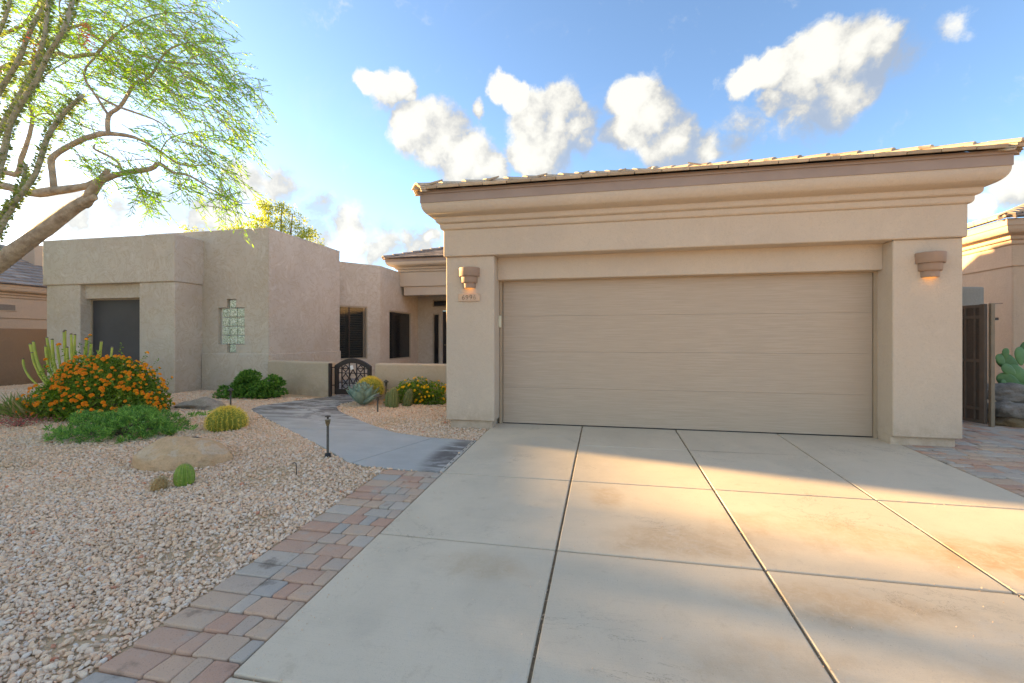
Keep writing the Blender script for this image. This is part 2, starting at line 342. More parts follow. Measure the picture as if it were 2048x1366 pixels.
def glassblock():
    m, t, b, pos = newmat('glass_block')
    wv = t.noise(pos, 26, 3, .5, 1.5)
    c = t.mix(t.ramp(wv, .38, .62), (.32, .44, .30), (.78, .88, .78))
    c = t.mix(t.math('MULTIPLY', t.ramp(t.noise(pos, 45, 3, .6), .52, .66), .8), c, (.09, .08, .04))  # pale and dark reflections are painted into the glass colour
    setb(t, b, c, .12, t.bump(wv, .7, .02), .6); return m
M_GB = glassblock()
def emis(name, c, s):
    m, t, b, pos = newmat(name); setb(t, b, c, .5); t.put(b.inputs['Emission Color'], c); b.inputs['Emission Strength'].default_value = s; return m
M_GLOW = emis('lamp_glow', (1.0, .46, .10), .3)

# ---------------------------------------------------------------- mesh builder
def root_loc(p):
    v = Vector((0, 0, 0))
    while p is not None: v = v + p.location; p = p.parent
    return v
class MB:
    def __init__(s): s.v = []; s.f = []
    def add(s, vs, fs):
        n = len(s.v); s.v += [tuple(q) for q in vs]; s.f += [tuple(n + i for i in f) for f in fs]; return s
    def box(s, x0, x1, y0, y1, z0, z1):
        return s.add([(x0,y0,z0),(x1,y0,z0),(x1,y1,z0),(x0,y1,z0),(x0,y0,z1),(x1,y0,z1),(x1,y1,z1),(x0,y1,z1)],
                     [(0,3,2,1),(4,5,6,7),(0,1,5,4),(1,2,6,5),(2,3,7,6),(3,0,4,7)])
    def prism(s, poly, z0, z1):
        n = len(poly); f0 = z0 if callable(z0) else (lambda x, y: z0); f1 = z1 if callable(z1) else (lambda x, y: z1)
        vs = [(x, y, f0(x, y)) for x, y in poly] + [(x, y, f1(x, y)) for x, y in poly]
        fs = [tuple(range(n - 1, -1, -1)), tuple(range(n, 2 * n))] + [(i, (i + 1) % n, n + (i + 1) % n, n + i) for i in range(n)]
        return s.add(vs, fs)
    def bar(s, a, b, wd, ht=None):
        a, b = Vector(a), Vector(b); d = (b - a).normalized(); ht = ht or wd
        up = Vector((0, 0, 1)) if abs(d.z) < .95 else Vector((0, 1, 0))
        sd = d.cross(up).normalized(); up = sd.cross(d).normalized()
        vs = [p + sd * (i * wd / 2) + up * (j * ht / 2) for p in (a, b) for i, j in ((-1,-1),(1,-1),(1,1),(-1,1))]
        return s.add(vs, [(0,1,2,3),(7,6,5,4),(0,4,5,1),(1,5,6,2),(2,6,7,3),(3,7,4,0)])
    def tube(s, pts, rads, n=8, cap=True, wob=0.0):
        pts = [Vector(p) for p in pts]; rings = []; sd = None
        for i, p in enumerate(pts):
            d = (pts[min(i + 1, len(pts) - 1)] - pts[max(i - 1, 0)]).normalized()
            if sd is None:
                sd = d.cross(Vector((0, 0, 1)) if abs(d.z) < .9 else Vector((0, 1, 0))).normalized()
            else: sd = (sd - d * sd.dot(d)).normalized()
            up = d.cross(sd)
            r = rads[i] if hasattr(rads, '__len__') else rads
            rings.append([p + (sd * math.cos(a) + up * math.sin(a)) * r * (1 + random.uniform(-wob, wob)) for a in (2 * math.pi * k / n for k in range(n))])
        vs = [q for r in rings for q in r]; fs = []
        for i in range(len(rings) - 1):
            for k in range(n): fs.append((i*n+k, i*n+(k+1)%n, (i+1)*n+(k+1)%n, (i+1)*n+k))
        if cap: fs += [tuple(range(n - 1, -1, -1)), tuple(range((len(rings)-1)*n, len(rings)*n))]
        return s.add(vs, fs)
    def lathe(s, c, prof, n=24, a0=0.0, a1=2 * math.pi, rib=0, ribd=0.0):
        full = abs(a1 - a0 - 2 * math.pi) < 1e-4; m = n if full else n + 1; vs = []; fs = []
        for r, z in prof:
            for k in range(m):
                a = a0 + (a1 - a0) * k / n
                rr = r * (1 - ribd * (.5 - .5 * math.cos(rib * a)) ** .7) if rib else r
                vs.append((c[0] + rr * math.cos(a), c[1] + rr * math.sin(a), c[2] + z))
        for i in range(len(prof) - 1):
            for k in range(m if full else n):
                k2 = (k + 1) % m; fs.append((i*m+k, i*m+k2, (i+1)*m+k2, (i+1)*m+k))
        return s.add(vs, fs)
    def build(s, name, mat, parent=None, smooth=False, bevel=0.0, seg=3, origin=None):
        o0 = root_loc(parent) if parent is not None else Vector(origin or (0, 0, 0))
        me = bpy.data.meshes.new(name); me.from_pydata([tuple(Vector(q) - o0) for q in s.v], [], s.f); me.update()
        if mat is not None: me.materials.append(mat)
        o = bpy.data.objects.new(name, me); COL.objects.link(o)
        if parent is not None: o.parent = parent
        else: o.location = o0
        if bevel:
            b = o.modifiers.new('bevel', 'BEVEL'); b.width = bevel; b.segments = seg; b.limit_method = 'ANGLE'; b.angle_limit = R(35); b.harden_normals = True
            smooth = True
        if smooth: me.polygons.foreach_set('use_smooth', [True] * len(me.polygons))
        return o
def npmesh(name, V, F, mat, parent=None, origin=(0, 0, 0), smooth=False):
    o0 = np.array(root_loc(parent) if parent is not None else origin, dtype=float)
    V = np.asarray(V, dtype=np.float32) - o0.astype(np.float32); F = np.asarray(F, dtype=np.int32)
    me = bpy.data.meshes.new(name); k = F.shape[1]
    me.vertices.add(len(V)); me.vertices.foreach_set('co', V.ravel())
    me.loops.add(F.size); me.loops.foreach_set('vertex_index', F.ravel())
    me.polygons.add(len(F)); me.polygons.foreach_set('loop_start', np.arange(0, F.size, k, dtype=np.int32))
    me.polygons.foreach_set('use_smooth', np.full(len(F), smooth))
    me.update(); me.validate(); me.materials.append(mat)
    o = bpy.data.objects.new(name, me); COL.objects.link(o)
    if parent is not None: o.parent = parent
    else: o.location = tuple(origin)
    return o
def tag(o, label, cat, group=None):
    o['label'] = label; o['category'] = cat
    if group: o['group'] = group
    return o
def thing(name, loc, label, cat, group=None):
    o = bpy.data.objects.new(name, None); COL.objects.link(o); o.location = loc; o.empty_display_size = .2
    return tag(o, label, cat, group)
def struct(o, label=None):
    o['kind'] = 'structure'
    if label: o['label'] = label
    return o
def share(name, mesh, parent, loc, rot=(0, 0, 0), sc=(1, 1, 1), matrix=None):
    o = bpy.data.objects.new(name, mesh); COL.objects.link(o)
    if parent is not None: o.parent = parent
    o0 = root_loc(parent) if parent is not None else Vector((0, 0, 0))
    if matrix is not None:
        m = matrix.copy(); m.translation = Vector(loc) - o0; o.matrix_local = m
    else: o.location = Vector(loc) - o0; o.rotation_euler = rot; o.scale = sc
    return o
def pierced(p0, ang, length, z0, z1, holes, depth, name, mat, parent):
    """a wall face with window openings and their reveals; p0 start (x, y), ang its direction, outward is to the right of it"""
    us = sorted({0, length, *[h[0] for h in holes], *[h[1] for h in holes]}); zs = sorted({z0, z1, *[h[2] for h in holes], *[h[3] for h in holes]})
    dx, dy = math.cos(ang), math.sin(ang); nx, ny = dy, -dx
    P = lambda u, z, d=0: (p0[0] + dx * u - nx * d, p0[1] + dy * u - ny * d, z)
    inh = lambda a, b, c, d: any(h[0] <= a and h[1] >= b and h[2] <= c and h[3] >= d for h in holes)
    m = MB(); nu, nzz = len(us) - 1, len(zs) - 1
    hol = [[inh(us[i], us[i+1], zs[j], zs[j+1]) for j in range(nzz)] for i in range(nu)]
    for i in range(nu):
        for j in range(nzz):
            a, b, c, d = us[i], us[i+1], zs[j], zs[j+1]
            if not hol[i][j]: m.add([P(a, c), P(b, c), P(b, d), P(a, d)], [(0, 1, 2, 3)]); continue
            if i == 0 or not hol[i-1][j]: m.add([P(a, c), P(a, d), P(a, d, depth), P(a, c, depth)], [(0, 1, 2, 3)])
            if i == nu - 1 or not hol[i+1][j]: m.add([P(b, c), P(b, c, depth), P(b, d, depth), P(b, d)], [(0, 1, 2, 3)])
            if j == 0 or not hol[i][j-1]: m.add([P(a, c), P(a, c, depth), P(b, c, depth), P(b, c)], [(0, 1, 2, 3)])
            if j == nzz - 1 or not hol[i][j+1]: m.add([P(a, d), P(b, d), P(b, d, depth), P(a, d, depth)], [(0, 1, 2, 3)])
    return m.build(name, mat, parent), P
def ribbon(prof, path, closed=False):
    """sweep a (d, z) profile round axis-aligned corners: path of (x, y, ox, oy), offset d goes along (ox, oy)"""
    m = MB(); n = len(prof); vs = [(x + ox * d, y + oy * d, z) for (x, y, ox, oy) in path for d, z in prof]
    fs = [(i*n+k, (i+1)*n+k, (i+1)*n+k+1, i*n+k+1) for i in range(len(path) - 1) for k in range(n - 1)]
    return m.add(vs, fs)
SLOPE = .044; YG = 6.62
def gz(x, y):
    return -SLOPE * (YG - max(y, -9.0)) if y < YG else 0.0

# ================================================================ SETTING
# ground: one sheet to the horizon
xs = [-1500, -400, -120, -60, -40] + list(np.arange(-26, 16.1, 1.0)) + [30, 60, 140, 400, 1500]
ys = [-1500, -300, -60, -20] + list(np.arange(-9, 6.6, .71)) + [6.62, 8, 10, 14, 20, 40, 90, 250, 700, 1800]
V = [(x, y, gz(x, y) - .0165) for y in ys for x in xs]; nx_ = len(xs)
F = [(j*nx_+i, j*nx_+i+1, (j+1)*nx_+i+1, (j+1)*nx_+i) for j in range(len(ys)-1) for i in range(nx_-1)]
struct(npmesh('ground', V, F, M_DESERT, smooth=True), 'bare tan desert soil under the gravel, reaching to the horizon')

# driveway slabs between tooled joints
JX = [-1.615, -.32, .965, 2.25, 3.51]; JY = [6.60, 4.355, 3.03, 1.695, .36, -.98, -2.4, -4.2, -6.2]
dm = MB(); dm.prism([(JX[0], JY[-1]), (JX[-1] + .0, JY[-1]), (JX[-1], JY[0]), (JX[0], JY[0])], lambda x, y: gz(x, y) - .12, lambda x, y: gz(x, y) - .016)
drive = struct(dm.build('driveway', M_ASPH), 'grey concrete driveway in front of the garage')
for i in range(4):
    for j in range(len(JY) - 1):
        g = .0075
        a, b = JX[i] + (g if i else 0), JX[i+1] - (g if i < 3 else 0); c, d = JY[j+1] + g, JY[j] - (g if j else 0)
        wv = random.uniform(-.0015, .0015)
        segs = [(c, d)]
        if j == 0 and i in (1,): segs = [(c, 5.6 - .004), (5.6 + .004, d)]
        for (c2, d2) in segs:
            m = MB(); m.prism([(a, c2), (b, c2), (b, d2), (a, d2)], lambda x, y: gz(x, y) - .1, lambda x, y: gz(x, y) + wv)
            m.build('slab', M_CONC, drive, bevel=.009, seg=2)
# a shrinkage crack that carries on from the saw cut
cr = MB(); x = .98; y = 5.6
pts = []
while x < 2.2: pts.append((x, y)); x += random.uniform(.02, .05); y += random.uniform(-.007, .006)
for (p, q), k in zip(zip(pts[:-1], pts[1:]), np.linspace(.006, .001, len(pts))):
    cr.add([(p[0], p[1]-k, gz(*p)+.0022), (q[0], q[1]-k, gz(*q)+.0022), (q[0], q[1]+k, gz(*q)+.0022), (p[0], p[1]+k, gz(*p)+.0022)], [(0,1,2,3)])
cr.build('crack', M_ASPH, drive)

# pavers
PM = {}
def paver_mesh(wd, dp):
    key = (round(wd, 3), round(dp, 3))
    if key in PM: return PM[key]
    bm = bmesh.new(); bmesh.ops.create_cube(bm, size=1.0)
    for v in bm.verts: v.co = Vector((v.co.x * wd, v.co.y * dp, v.co.z * .06))
    bmesh.ops.bevel(bm, geom=[e for e in bm.edges if abs(e.verts[0].co.z - e.verts[1].co.z) > .01], offset=.012, segments=2, affect='EDGES', profile=.5)
    top = [e for e in bm.edges if e.verts[0].co.z > .02 and e.verts[1].co.z > .02]
    bmesh.ops.bevel(bm, geom=top, offset=.0075, segments=2, affect='EDGES', profile=.6)
    for v in bm.verts: v.co += Vector((random.uniform(-1, 1), random.uniform(-1, 1), random.uniform(-.4, .4))) * .0013
    me = bpy.data.meshes.new('paver'); bm.to_mesh(me); bm.free(); me.materials.append(M_PAV)
    me.polygons.foreach_set('use_smooth', [True] * len(me.polygons)); PM[key] = me; return me
def pave(parent, x0, x1, y0, y1, rx=None):
    jt = .005; me = paver_mesh(x1 - x0 - jt, y1 - y0 - jt); cx, cy = (x0+x1)/2, (y0+y1)/2
    return share('paver', me, parent, (cx, cy, gz(cx, cy) - .03 + random.uniform(-.0025, .003)),
          (math.atan(SLOPE) * (cy < YG) + random.uniform(-.008, .008), random.uniform(-.008, .008), random.uniform(-.012, .012) + (math.pi if random.random() < .5 else 0)))
m = MB(); m.prism([(-2.25, -.6), (-1.617, -.6), (-1.617, 4.36), (-2.25, 4.36)], lambda x, y: gz(x, y) - .1, lambda x, y: gz(x, y) - .018)
border = struct(m.build('paver_border', M_ASPH), 'strip of mixed red and grey pavers along the driveway')
y = 4.36; k = 0
while y > -.4:
    y0 = y - .153
    for a, b in ([(-2.245, -1.995), (-1.995, -1.85), (-1.85, -1.757), (-1.757, -1.62)] if k % 2 else [(-2.245, -1.995), (-1.995, -1.90), (-1.90, -1.70), (-1.70, -1.62)]):
        pave(border, a, b, y0, y)
    y = y0; k += 1
m = MB(); m.prism([(3.515, 2.2), (7.0, 4.6), (7.0, 9.2), (5.0, 11.5), (4.0, 11.5), (4.0, 6.0), (3.515, 6.0)], lambda x, y: gz(x, y) - .1, lambda x, y: gz(x, y) - .018)
side = struct(m.build('side_paving', M_ASPH), 'mixed red and grey pavers beside the garage')
y = 9.0; k = 0
while y > 3.2:
    h = (.153, .205, .103, .153)[k % 4]; y0 = y - h; x = 3.52 - (0 if k % 2 else 0)
    if y0 > 6.3: x = 4.08
    lim = .79 * y + .35
    while x < lim:
        wd = random.choice((.15, .2, .1, .2, .25)); 
        if x + wd > 3.52: 
            if not (x < 5.0 and y0 > 8.9): pave(side, x, x + wd, y0, y)
        x += wd
    y = y0; k += 1
# stained walk
WALK = [(-1.665, 5.58), (-2.3, 5.63), (-2.85, 5.79), (-3.4, 6.15), (-4.06, 6.66), (-4.55, 7.1), (-4.9, 7.55), (-5.05, 8.0), (-4.95, 8.45), (-4.7, 8.85), (-4.7, 10.5), (-5.95, 10.5), (-5.95, 8.75), (-6.25, 7.9), (-6.38, 7.35), (-6.22, 6.95), (-5.5, 6.42), (-4.4, 5.66), (-3.37, 4.95), (-2.8, 4.52), (-2.55, 4.42), (-2.25, 4.385), (-1.665, 4.375)]
def inpoly(x, y, poly):
    c = False; n = len(poly); j = n - 1
    for i in range(n):
        xi, yi = poly[i]; xj, yj = poly[j]
        if (yi > y) != (yj > y) and x < (xj - xi) * (y - yi) / (yj - yi) + xi: c = not c
        j = i
    return c
def clip(poly, nx, ny, c):           # keep nx*x+ny*y <= c
    out = []
    for i in range(len(poly)):
        p, q = poly[i], poly[(i + 1) % len(poly)]; a, b = nx*p[0]+ny*p[1]-c, nx*q[0]+ny*q[1]-c
        if a <= 0: out.append(p)
        if a * b < 0: t = a / (a - b); out.append((p[0]+(q[0]-p[0])*t, p[1]+(q[1]-p[1])*t))
    return out
wb = MB(); wb.prism(WALK[::-1] if False else WALK, lambda x, y: gz(x, y) - .1, lambda x, y: gz(x, y) - .014)
walk = struct(wb.build('path', M_ASPH), 'blue grey stained concrete walk curving to the courtyard gate')
cuts = [((-2.72, 4.47), (-2.22, 5.63)), ((-4.55, 5.74), (-2.95, 5.86)), ((-6.3, 7.02), (-4.75, 7.4))]
rest_ = WALK
def halfplane(p, q):
    nx, ny = (q[1]-p[1]), -(q[0]-p[0]); L = math.hypot(nx, ny); return nx/L, ny/L, (nx*p[0]+ny*p[1])/L
pieces = []
for cpl in cuts:
    nx, ny, c = halfplane(*cpl)
    if nx * -1.7 + ny * 5.0 > c: nx, ny, c = -nx, -ny, -c       # side of the drive
    pieces.append(clip(rest_, nx, ny, c - .005)); rest_ = clip(rest_, -nx, -ny, -c - .005)
pieces.append(rest_)
for pc in pieces:
    m = MB(); m.prism(pc, lambda x, y: gz(x, y) - .09, lambda x, y: gz(x, y) + .001); m.build('slab', M_WALK, walk, bevel=.006, seg=2)

# gravel: stones instanced on points
stones = bpy.data.collections.new('gravel_shapes')
for k in range(8):
    bm = bmesh.new(); bmesh.ops.create_icosphere(bm, subdivisions=2, radius=1.0)
    ax = Vector((random.uniform(.75, 1.25), random.uniform(.65, 1.0), random.uniform(.5, .8)))
    cutn = [Vector((random.uniform(-1,1), random.uniform(-1,1), random.uniform(-1,1))).normalized() for _ in range(9)]; cd = [random.uniform(.5, .8) for _ in cutn]
    for v in bm.verts:
        p = v.co.copy()
        for nn, dd in zip(cutn, cd):
            e = p.dot(nn) - dd
            if e > 0: p -= nn * e
        p *= random.uniform(.93, 1.07)
        v.co = Vector((p.x * ax.x, p.y * ax.y, p.z * ax.z))
    me = bpy.data.meshes.new('stone'); bm.to_mesh(me); bm.free(); me.materials.append(M_GRAV)
    me.polygons.foreach_set('use_smooth', [False] * len(me.polygons))
    stones.objects.link(bpy.data.objects.new('stone', me))
def gravel_points():
    out = []
    def grid(x0, x1, y0, y1, s):
        X, Y = np.meshgrid(np.arange(x0, x1, s), np.arange(y0, y1, s)); X = X + rng.uniform(-.48, .48, X.shape) * s; Y = Y + rng.uniform(-.48, .48, Y.shape) * s
        return np.stack([X.ravel(), Y.ravel()], 1)
    P = np.concatenate([grid(-8, -1.5, .5, 3.6, .019), grid(-12, -1.5, 3.6, 6.0, .023), grid(-15.8, -1.5, 6.0, 10.2, .029)])
    x, y = P[:, 0], P[:, 1]
    keep = (x > -1.9 * y - 1.4) & ~((x > -2.262) & (y < 4.37)) & (x < -1.63)
    keep &= ~((y > 8.68) & (x < -9.84) & (x > -13.8)) & ~((y > 9.38) & (x <= -7.9) & (x > -14)) & ~((y > 8.62) & (x > -7.95) ) & ~((y > 6.24) & (x > -2.23))
    keep &= ~((y > 8.9) & (x > -5.94)) & ~((y > 6.36) & (x > -2.0))
    P = P[keep]
    wk = np.array([not inpoly(a, b, WALK) for a, b in P]); P = P[wk]
    # thin spots where the soil shows
    th = (np.sin(P[:,0]*2.9+1.3)*np.sin(P[:,1]*3.7+.4)+np.sin(P[:,0]*5.3-P[:,1]*4.1))*.5
    drop = (th > .80) & (rng.random(len(P)) < .5)
    for (cx, cy, r) in ((-2.75, 2.55, .33), (-2.7, 3.1, .2), (-3.35, 4.05, .35), (-2.55, 1.75, .2), (-2.5, 4.42, .16)):
        drop |= (np.hypot(P[:,0]-cx, P[:,1]-cy) < r * rng.uniform(.5, 1.1, len(P))) & (rng.random(len(P)) < .55)
    P = P[~drop]
    return P
GP = gravel_points(); n = len(GP)
sc = np.clip(rng.lognormal(math.log(.0128), .32, n), .006, .025).astype(np.float32)
z = np.array([gz(a, b) for a, b in GP]) - .019 + sc * .35 + rng.random(n) * .010
me = bpy.data.meshes.new('gravel'); me.vertices.add(n); me.vertices.foreach_set('co', np.column_stack([GP, z]).astype(np.float32).ravel())
for nm, ty, dat in (('scl', 'FLOAT', sc), ('idx', 'INT', rng.integers(0, 8, n).astype(np.int32))):
    at = me.attributes.new(nm, ty, 'POINT'); at.data.foreach_set('value', dat)
at = me.attributes.new('rot', 'FLOAT_VECTOR', 'POINT'); at.data.foreach_set('vector', np.column_stack([rng.normal(0, .5, n), rng.normal(0, .5, n), rng.random(n) * 6.28]).astype(np.float32).ravel())
gravel = bpy.data.objects.new('gravel', me); COL.objects.link(gravel); gravel['kind'] = 'stuff'; gravel['label'] = 'tan crushed rock gravel spread over the front yard'; gravel['category'] = 'gravel'
def instancer(obj, coll, name):
    ng = bpy.data.node_groups.new(name, 'GeometryNodeTree')
    ng.interface.new_socket('Geometry', in_out='INPUT', socket_type='NodeSocketGeometry'); ng.interface.new_socket('Geometry', in_out='OUTPUT', socket_type='NodeSocketGeometry')
    t = NT(ng); gi = t.node('NodeGroupInput'); go = t.node('NodeGroupOutput')
    def att(nm, ty):
        a = t.node('GeometryNodeInputNamedAttribute', data_type=ty); a.inputs[0].default_value = nm; return a.outputs['Attribute']
    ci = t.node('GeometryNodeCollectionInfo'); ci.inputs[0].default_value = coll; ci.inputs[1].default_value = True; ci.inputs[2].default_value = True
    ip = t.node('GeometryNodeInstanceOnPoints'); t.l.new(gi.outputs[0], ip.inputs['Points']); t.l.new(ci.outputs[0], ip.inputs['Instance'])
    ip.inputs['Pick Instance'].default_value = True; t.l.new(att('idx', 'INT'), ip.inputs['Instance Index'])
    e2r = t.node('FunctionNodeEulerToRotation'); t.l.new(att('rot', 'FLOAT_VECTOR'), e2r.inputs[0]); t.l.new(e2r.outputs[0], ip.inputs['Rotation'])
    t.l.new(att('scl', 'FLOAT'), ip.inputs['Scale']); t.l.new(ip.outputs[0], go.inputs[0])
    md = obj.modifiers.new('instances', 'NODES'); md.node_group = ng
instancer(gravel, stones, 'scatter_gravel')

# ================================================================ THE HOUSE
house = thing('house', (0, 9.5, 0), 'tan stucco house with projecting garage and tiled hip roof', 'house')
def bx(name, x0, x1, y0, y1, z0, z1, mat=M_ST, parent=house, bevel=.018):
    return MB().box(x0, x1, y0, y1, z0, z1).build(name, mat, parent, bevel=bevel)
# garage: pillars, footings, beam, header
for a, b in ((-2.262, -1.54), (3.39, 4.105)):
    pl = bx('pillar', a, b, 6.22, 7.0, .085, 2.452)
    MB().box(a + .05 - (0 if a < 0 else .045), b - .04, 6.275, 6.95, -.1, .10).build('footing', M_ST, pl, bevel=.01)
bx('garage_side_wall', -2.24, -2.0, 6.95, 13.2, -.05, 2.46); bx('garage_side_wall', 3.85, 4.085, 6.95, 13.2, -.05, 2.46)
bx('beam', -2.29, 4.13, 6.18, 6.62, 2.45, 2.86, bevel=.02)
bx('side_beam', -2.285, -1.9, 6.6, 13.2, 2.452, 2.86); bx('side_beam', 3.75, 4.125, 6.6, 13.2, 2.452, 2.86)
bx('header', -1.545, 3.395, 6.42, 6.72, 2.125, 2.47, bevel=.015)
def arc(c, rx, rz, a0, a1, n): return [(c[0] + rx * math.cos(R(a0 + (a1-a0)*i/n)), c[1] + rz * math.sin(R(a0 + (a1-a0)*i/n))) for i in range(n + 1)]
def cornice_profile(zo=0.0, k=1.0):
    p = [(-.01, 2.825), (.0, 2.828)] + arc((.0, 2.88), .037, .05, -88, 0, 6) + [(.037, 2.912), (.046, 2.915)] + arc((.046, 2.965), .043, .048, -88, 0, 6)
    p += [(.089, 2.992), (.096, 2.996)] + arc((.092, 3.15), .150, .152, -88, 0, 12) + [(.242, 3.172), (.20, 3.176)]
    return [(d * k, z + zo) for d, z in p]
GPATH = [(-2.29, 13.2, -1, 0), (-2.29, 6.18, -1, -1), (4.13, 6.18, 1, -1), (4.13, 13.2, 1, 0)]
cn = ribbon(cornice_profile(), GPATH).build('cornice', M_ST, house, smooth=True)
cn.modifiers.new('es', 'EDGE_SPLIT').split_angle = R(50)
ribbon([(.20, 3.17), (.252, 3.17), (.252, 3.29), (.2, 3.29)], GPATH).build('fascia', M_FAS, house)
ribbon([(.22, 3.288), (.272, 3.288), (.272, 3.333), (.2, 3.333)], GPATH).build('eave_trim', M_FAS, house)
MB().box(-2.2, 4.04, 6.28, 13.1, 2.87, 3.2).build('attic_wall', M_ST, house)
# garage door: four sections, jambs, seal
gd = MB().box(-1.53, 3.39, 6.62, 6.66, .0, 2.15).build('garage_door', M_DOOR, house)
for k in range(4):
    z0 = .012 + k * .53
    MB().box(-1.49, 3.36, 6.585, 6.625, z0 + .0007, z0 + .53 - .0007).build('door_panel', M_DOOR, gd, bevel=.0012, seg=2)
MB().box(-1.49, 3.36, 6.583, 6.61, .001, .0135).build('bottom_seal', M_BLACK, gd)
for a, b in ((-1.548, -1.50), (3.365, 3.41)):
    j = MB().box(a, b, 6.545, 6.60, -.03, 2.14).build('door_jamb', M_TRIM, house, bevel=.006)
    MB().box((a + b) / 2 - .012, (a + b) / 2 + .012, 6.53, 6.546, .0, 2.13).build('weather_strip', M_TRIM, j, bevel=.004)
MB().box(-1.5, 3.365, 6.555, 6.60, 2.112, 2.13).build('door_jamb', M_TRIM, house, bevel=.004)

# roofs
TM = {}
def tile_roof(parent, A, U, upl, W, run, pitch, mat, hl=True, hr=True, tw=.33, ex=.345, single=True, ez=0.0, rmax=99):
    """A: left eave corner (seen from outside), U: unit vector along the eave, upl: unit plan vector up the slope"""
    A = Vector(A); U = Vector(U); up = Vector((upl[0], upl[1], pitch)); N = U.cross(up).normalized(); cs = 1 / math.sqrt(1 + pitch * pitch); up = up.normalized()
    rows = min(rmax, int(run / (ex * cs)) + 1); joined = MB(); th = .044; ln = ex + .075
    for r in range(rows):
        v0 = r * ex; v1 = min(v0 + ln, run / cs)
        if v1 - v0 < .08: continue
        off = -tw * .5 if r % 2 else 0.0; u = off
        while u < W:
            a, b = u + .003, u + tw - .003; u += tw
            l0, r0 = (v0 * cs if hl else 0), W - (v0 * cs if hr else 0); l1, r1 = (v1 * cs if hl else 0), W - (v1 * cs if hr else 0)
            a0, b0, a1, b1 = max(a, l0), min(b, r0), max(a, l1), min(b, r1)
            if b0 - a0 < .03: continue
            if b1 - a1 < .01: a1, b1 = (max(a1, l1), max(a1, l1) + .01) if a > W/2 else (min(b1, r1) - .01, min(b1, r1)); 
            if a > b1 or b < a1: continue
            jit = random.uniform(-.006, .006); lift = random.uniform(.0, .005)
            pts = []
            for (uu, vv, hh) in ((a0, v0 + jit, th + lift), (b0, v0 + jit, th + lift), (b1, v1, .006), (a1, v1, .006)):
                pts.append(A + U * uu + up * vv + N * hh)
            low = [p - N * (th * .92 if i < 2 else .02) for i, p in enumerate(pts)]
            fs = [(0, 1, 2, 3), (7, 6, 5, 4), (4, 5, 1, 0), (5, 6, 2, 1), (6, 7, 3, 2), (7, 4, 0, 3)]
            if single: MB().add(pts + low, fs).build('tile', mat, parent, bevel=.007, seg=2)
            else: joined.add(pts + low, fs)
    if not single:
        o = joined.build('roof_tiles', mat, parent); o['kind'] = 'stuff'
def hip_caps(parent, P0, dirv, length, mat, wd=.125, drop=.045, ex=.38, stack=True):
    P0 = Vector(P0); d = Vector(dirv).normalized(); s = Vector((-d.y, d.x, 0)).normalized(); up = s.cross(d) * -1
    up = Vector((0, 0, 1)); n = int(length / ex)
    def cap(p, lg, h0, h1):
        vs = []
        for q, h in ((p, h0), (p + d * lg, h1)):
            for sx, hz in ((-wd, -drop), (-wd*.45, -.006), (0, .008), (wd*.45, -.006), (wd, -drop)): vs.append(q + s * sx + up * (h + hz))
            for sx, hz in ((-wd, -drop - .022), (0, -.018), (wd, -drop - .022)): vs.append(q + s * sx + up * (h + hz))
        fs = [(0,8,9,1),(1,9,10,2),(2,10,11,3),(3,11,12,4),(0,1,2,6,5),(2,3,4,7,6),(0,5,13,8),(4,12,15,7),(5,6,14,13),(6,7,15,14),(8,13,14,10,9),(10,14,15,12,11)]
        MB().add(vs, fs).build('hip_tile', mat, parent, bevel=.004, seg=1)
    for k in range(n):
        cap(P0 + d * (k * ex) + s * random.uniform(-.004, .004), ex + .075, .086 + random.uniform(0, .003), .058)
    if stack:
        for k in range(4): cap(P0 + d * (.015 + .012 * k), .26, .085 - .028 * k, .075 - .028 * k)
def deck(parent, A, U, upl, W, run, pitch, mat, hl=True, hr=True, dz=-.02):
    A = Vector(A) + Vector((0, 0, dz)); U = Vector(U); up = Vector((upl[0], upl[1], pitch)); m = MB()
    m.add([A, A + U * W, A + U * (W - (run if hr else 0)) + up * run, A + U * (run if hl else 0) + up * run], [(0, 1, 2, 3)]); m.build('roof_deck', mat, parent)
EZ = 3.335; ov = .315; pit = .36
x0, x1, y0 = -2.29 - ov, 4.13 + ov, 6.18 - ov; W_ = x1 - x0; run = W_ / 2
roof = MB().box(x0 + .06, x1 - .06, y0 + .06, 13.2, EZ - .03, EZ - .012).build('roof', M_FAS, house)
tile_roof(roof, (x0, y0, EZ), (1, 0, 0), (0, 1), W_, run, pit, M_TILE)
deck(roof, (x0, y0, EZ), (1, 0, 0), (0, 1), W_, run, pit, M_TILE)
LS = 13.2 - y0
for (A, U, up, hl, hr) in (((x0, 13.2, EZ), (0, -1, 0), (1, 0), False, True), ((x1, y0, EZ), (0, 1, 0), (-1, 0), True, False)):
    tile_roof(roof, A, U, up, LS, run, pit, M_TILE, hl, hr, single=False); deck(roof, A, U, up, LS, run, pit, M_TILE, hl, hr)
hip_caps(roof, (x0 + .01, y0 + .01, EZ + .01), (1, 1, pit), run * math.sqrt(2 + pit**2), M_TILE)
hip_caps(roof, (x1 - .01, y0 + .01, EZ + .01), (-1, 1, pit), run * math.sqrt(2 + pit**2), M_TILE)
hip_caps(roof, ((x0 + x1) / 2, y0 + run, EZ + run * pit + .02), (0, 1, 0), 3.6, M_TILE, stack=False)
MB().lathe(((x0+x1)/2 + .05, y0 + run - .15, EZ + run*pit - .32), [(.05, 0), (.05, .28), (.085, .29), (.085, .32), (.06, .36), (.0, .375)], 14).build('vent_pipe', M_STEEL, roof, smooth=True)

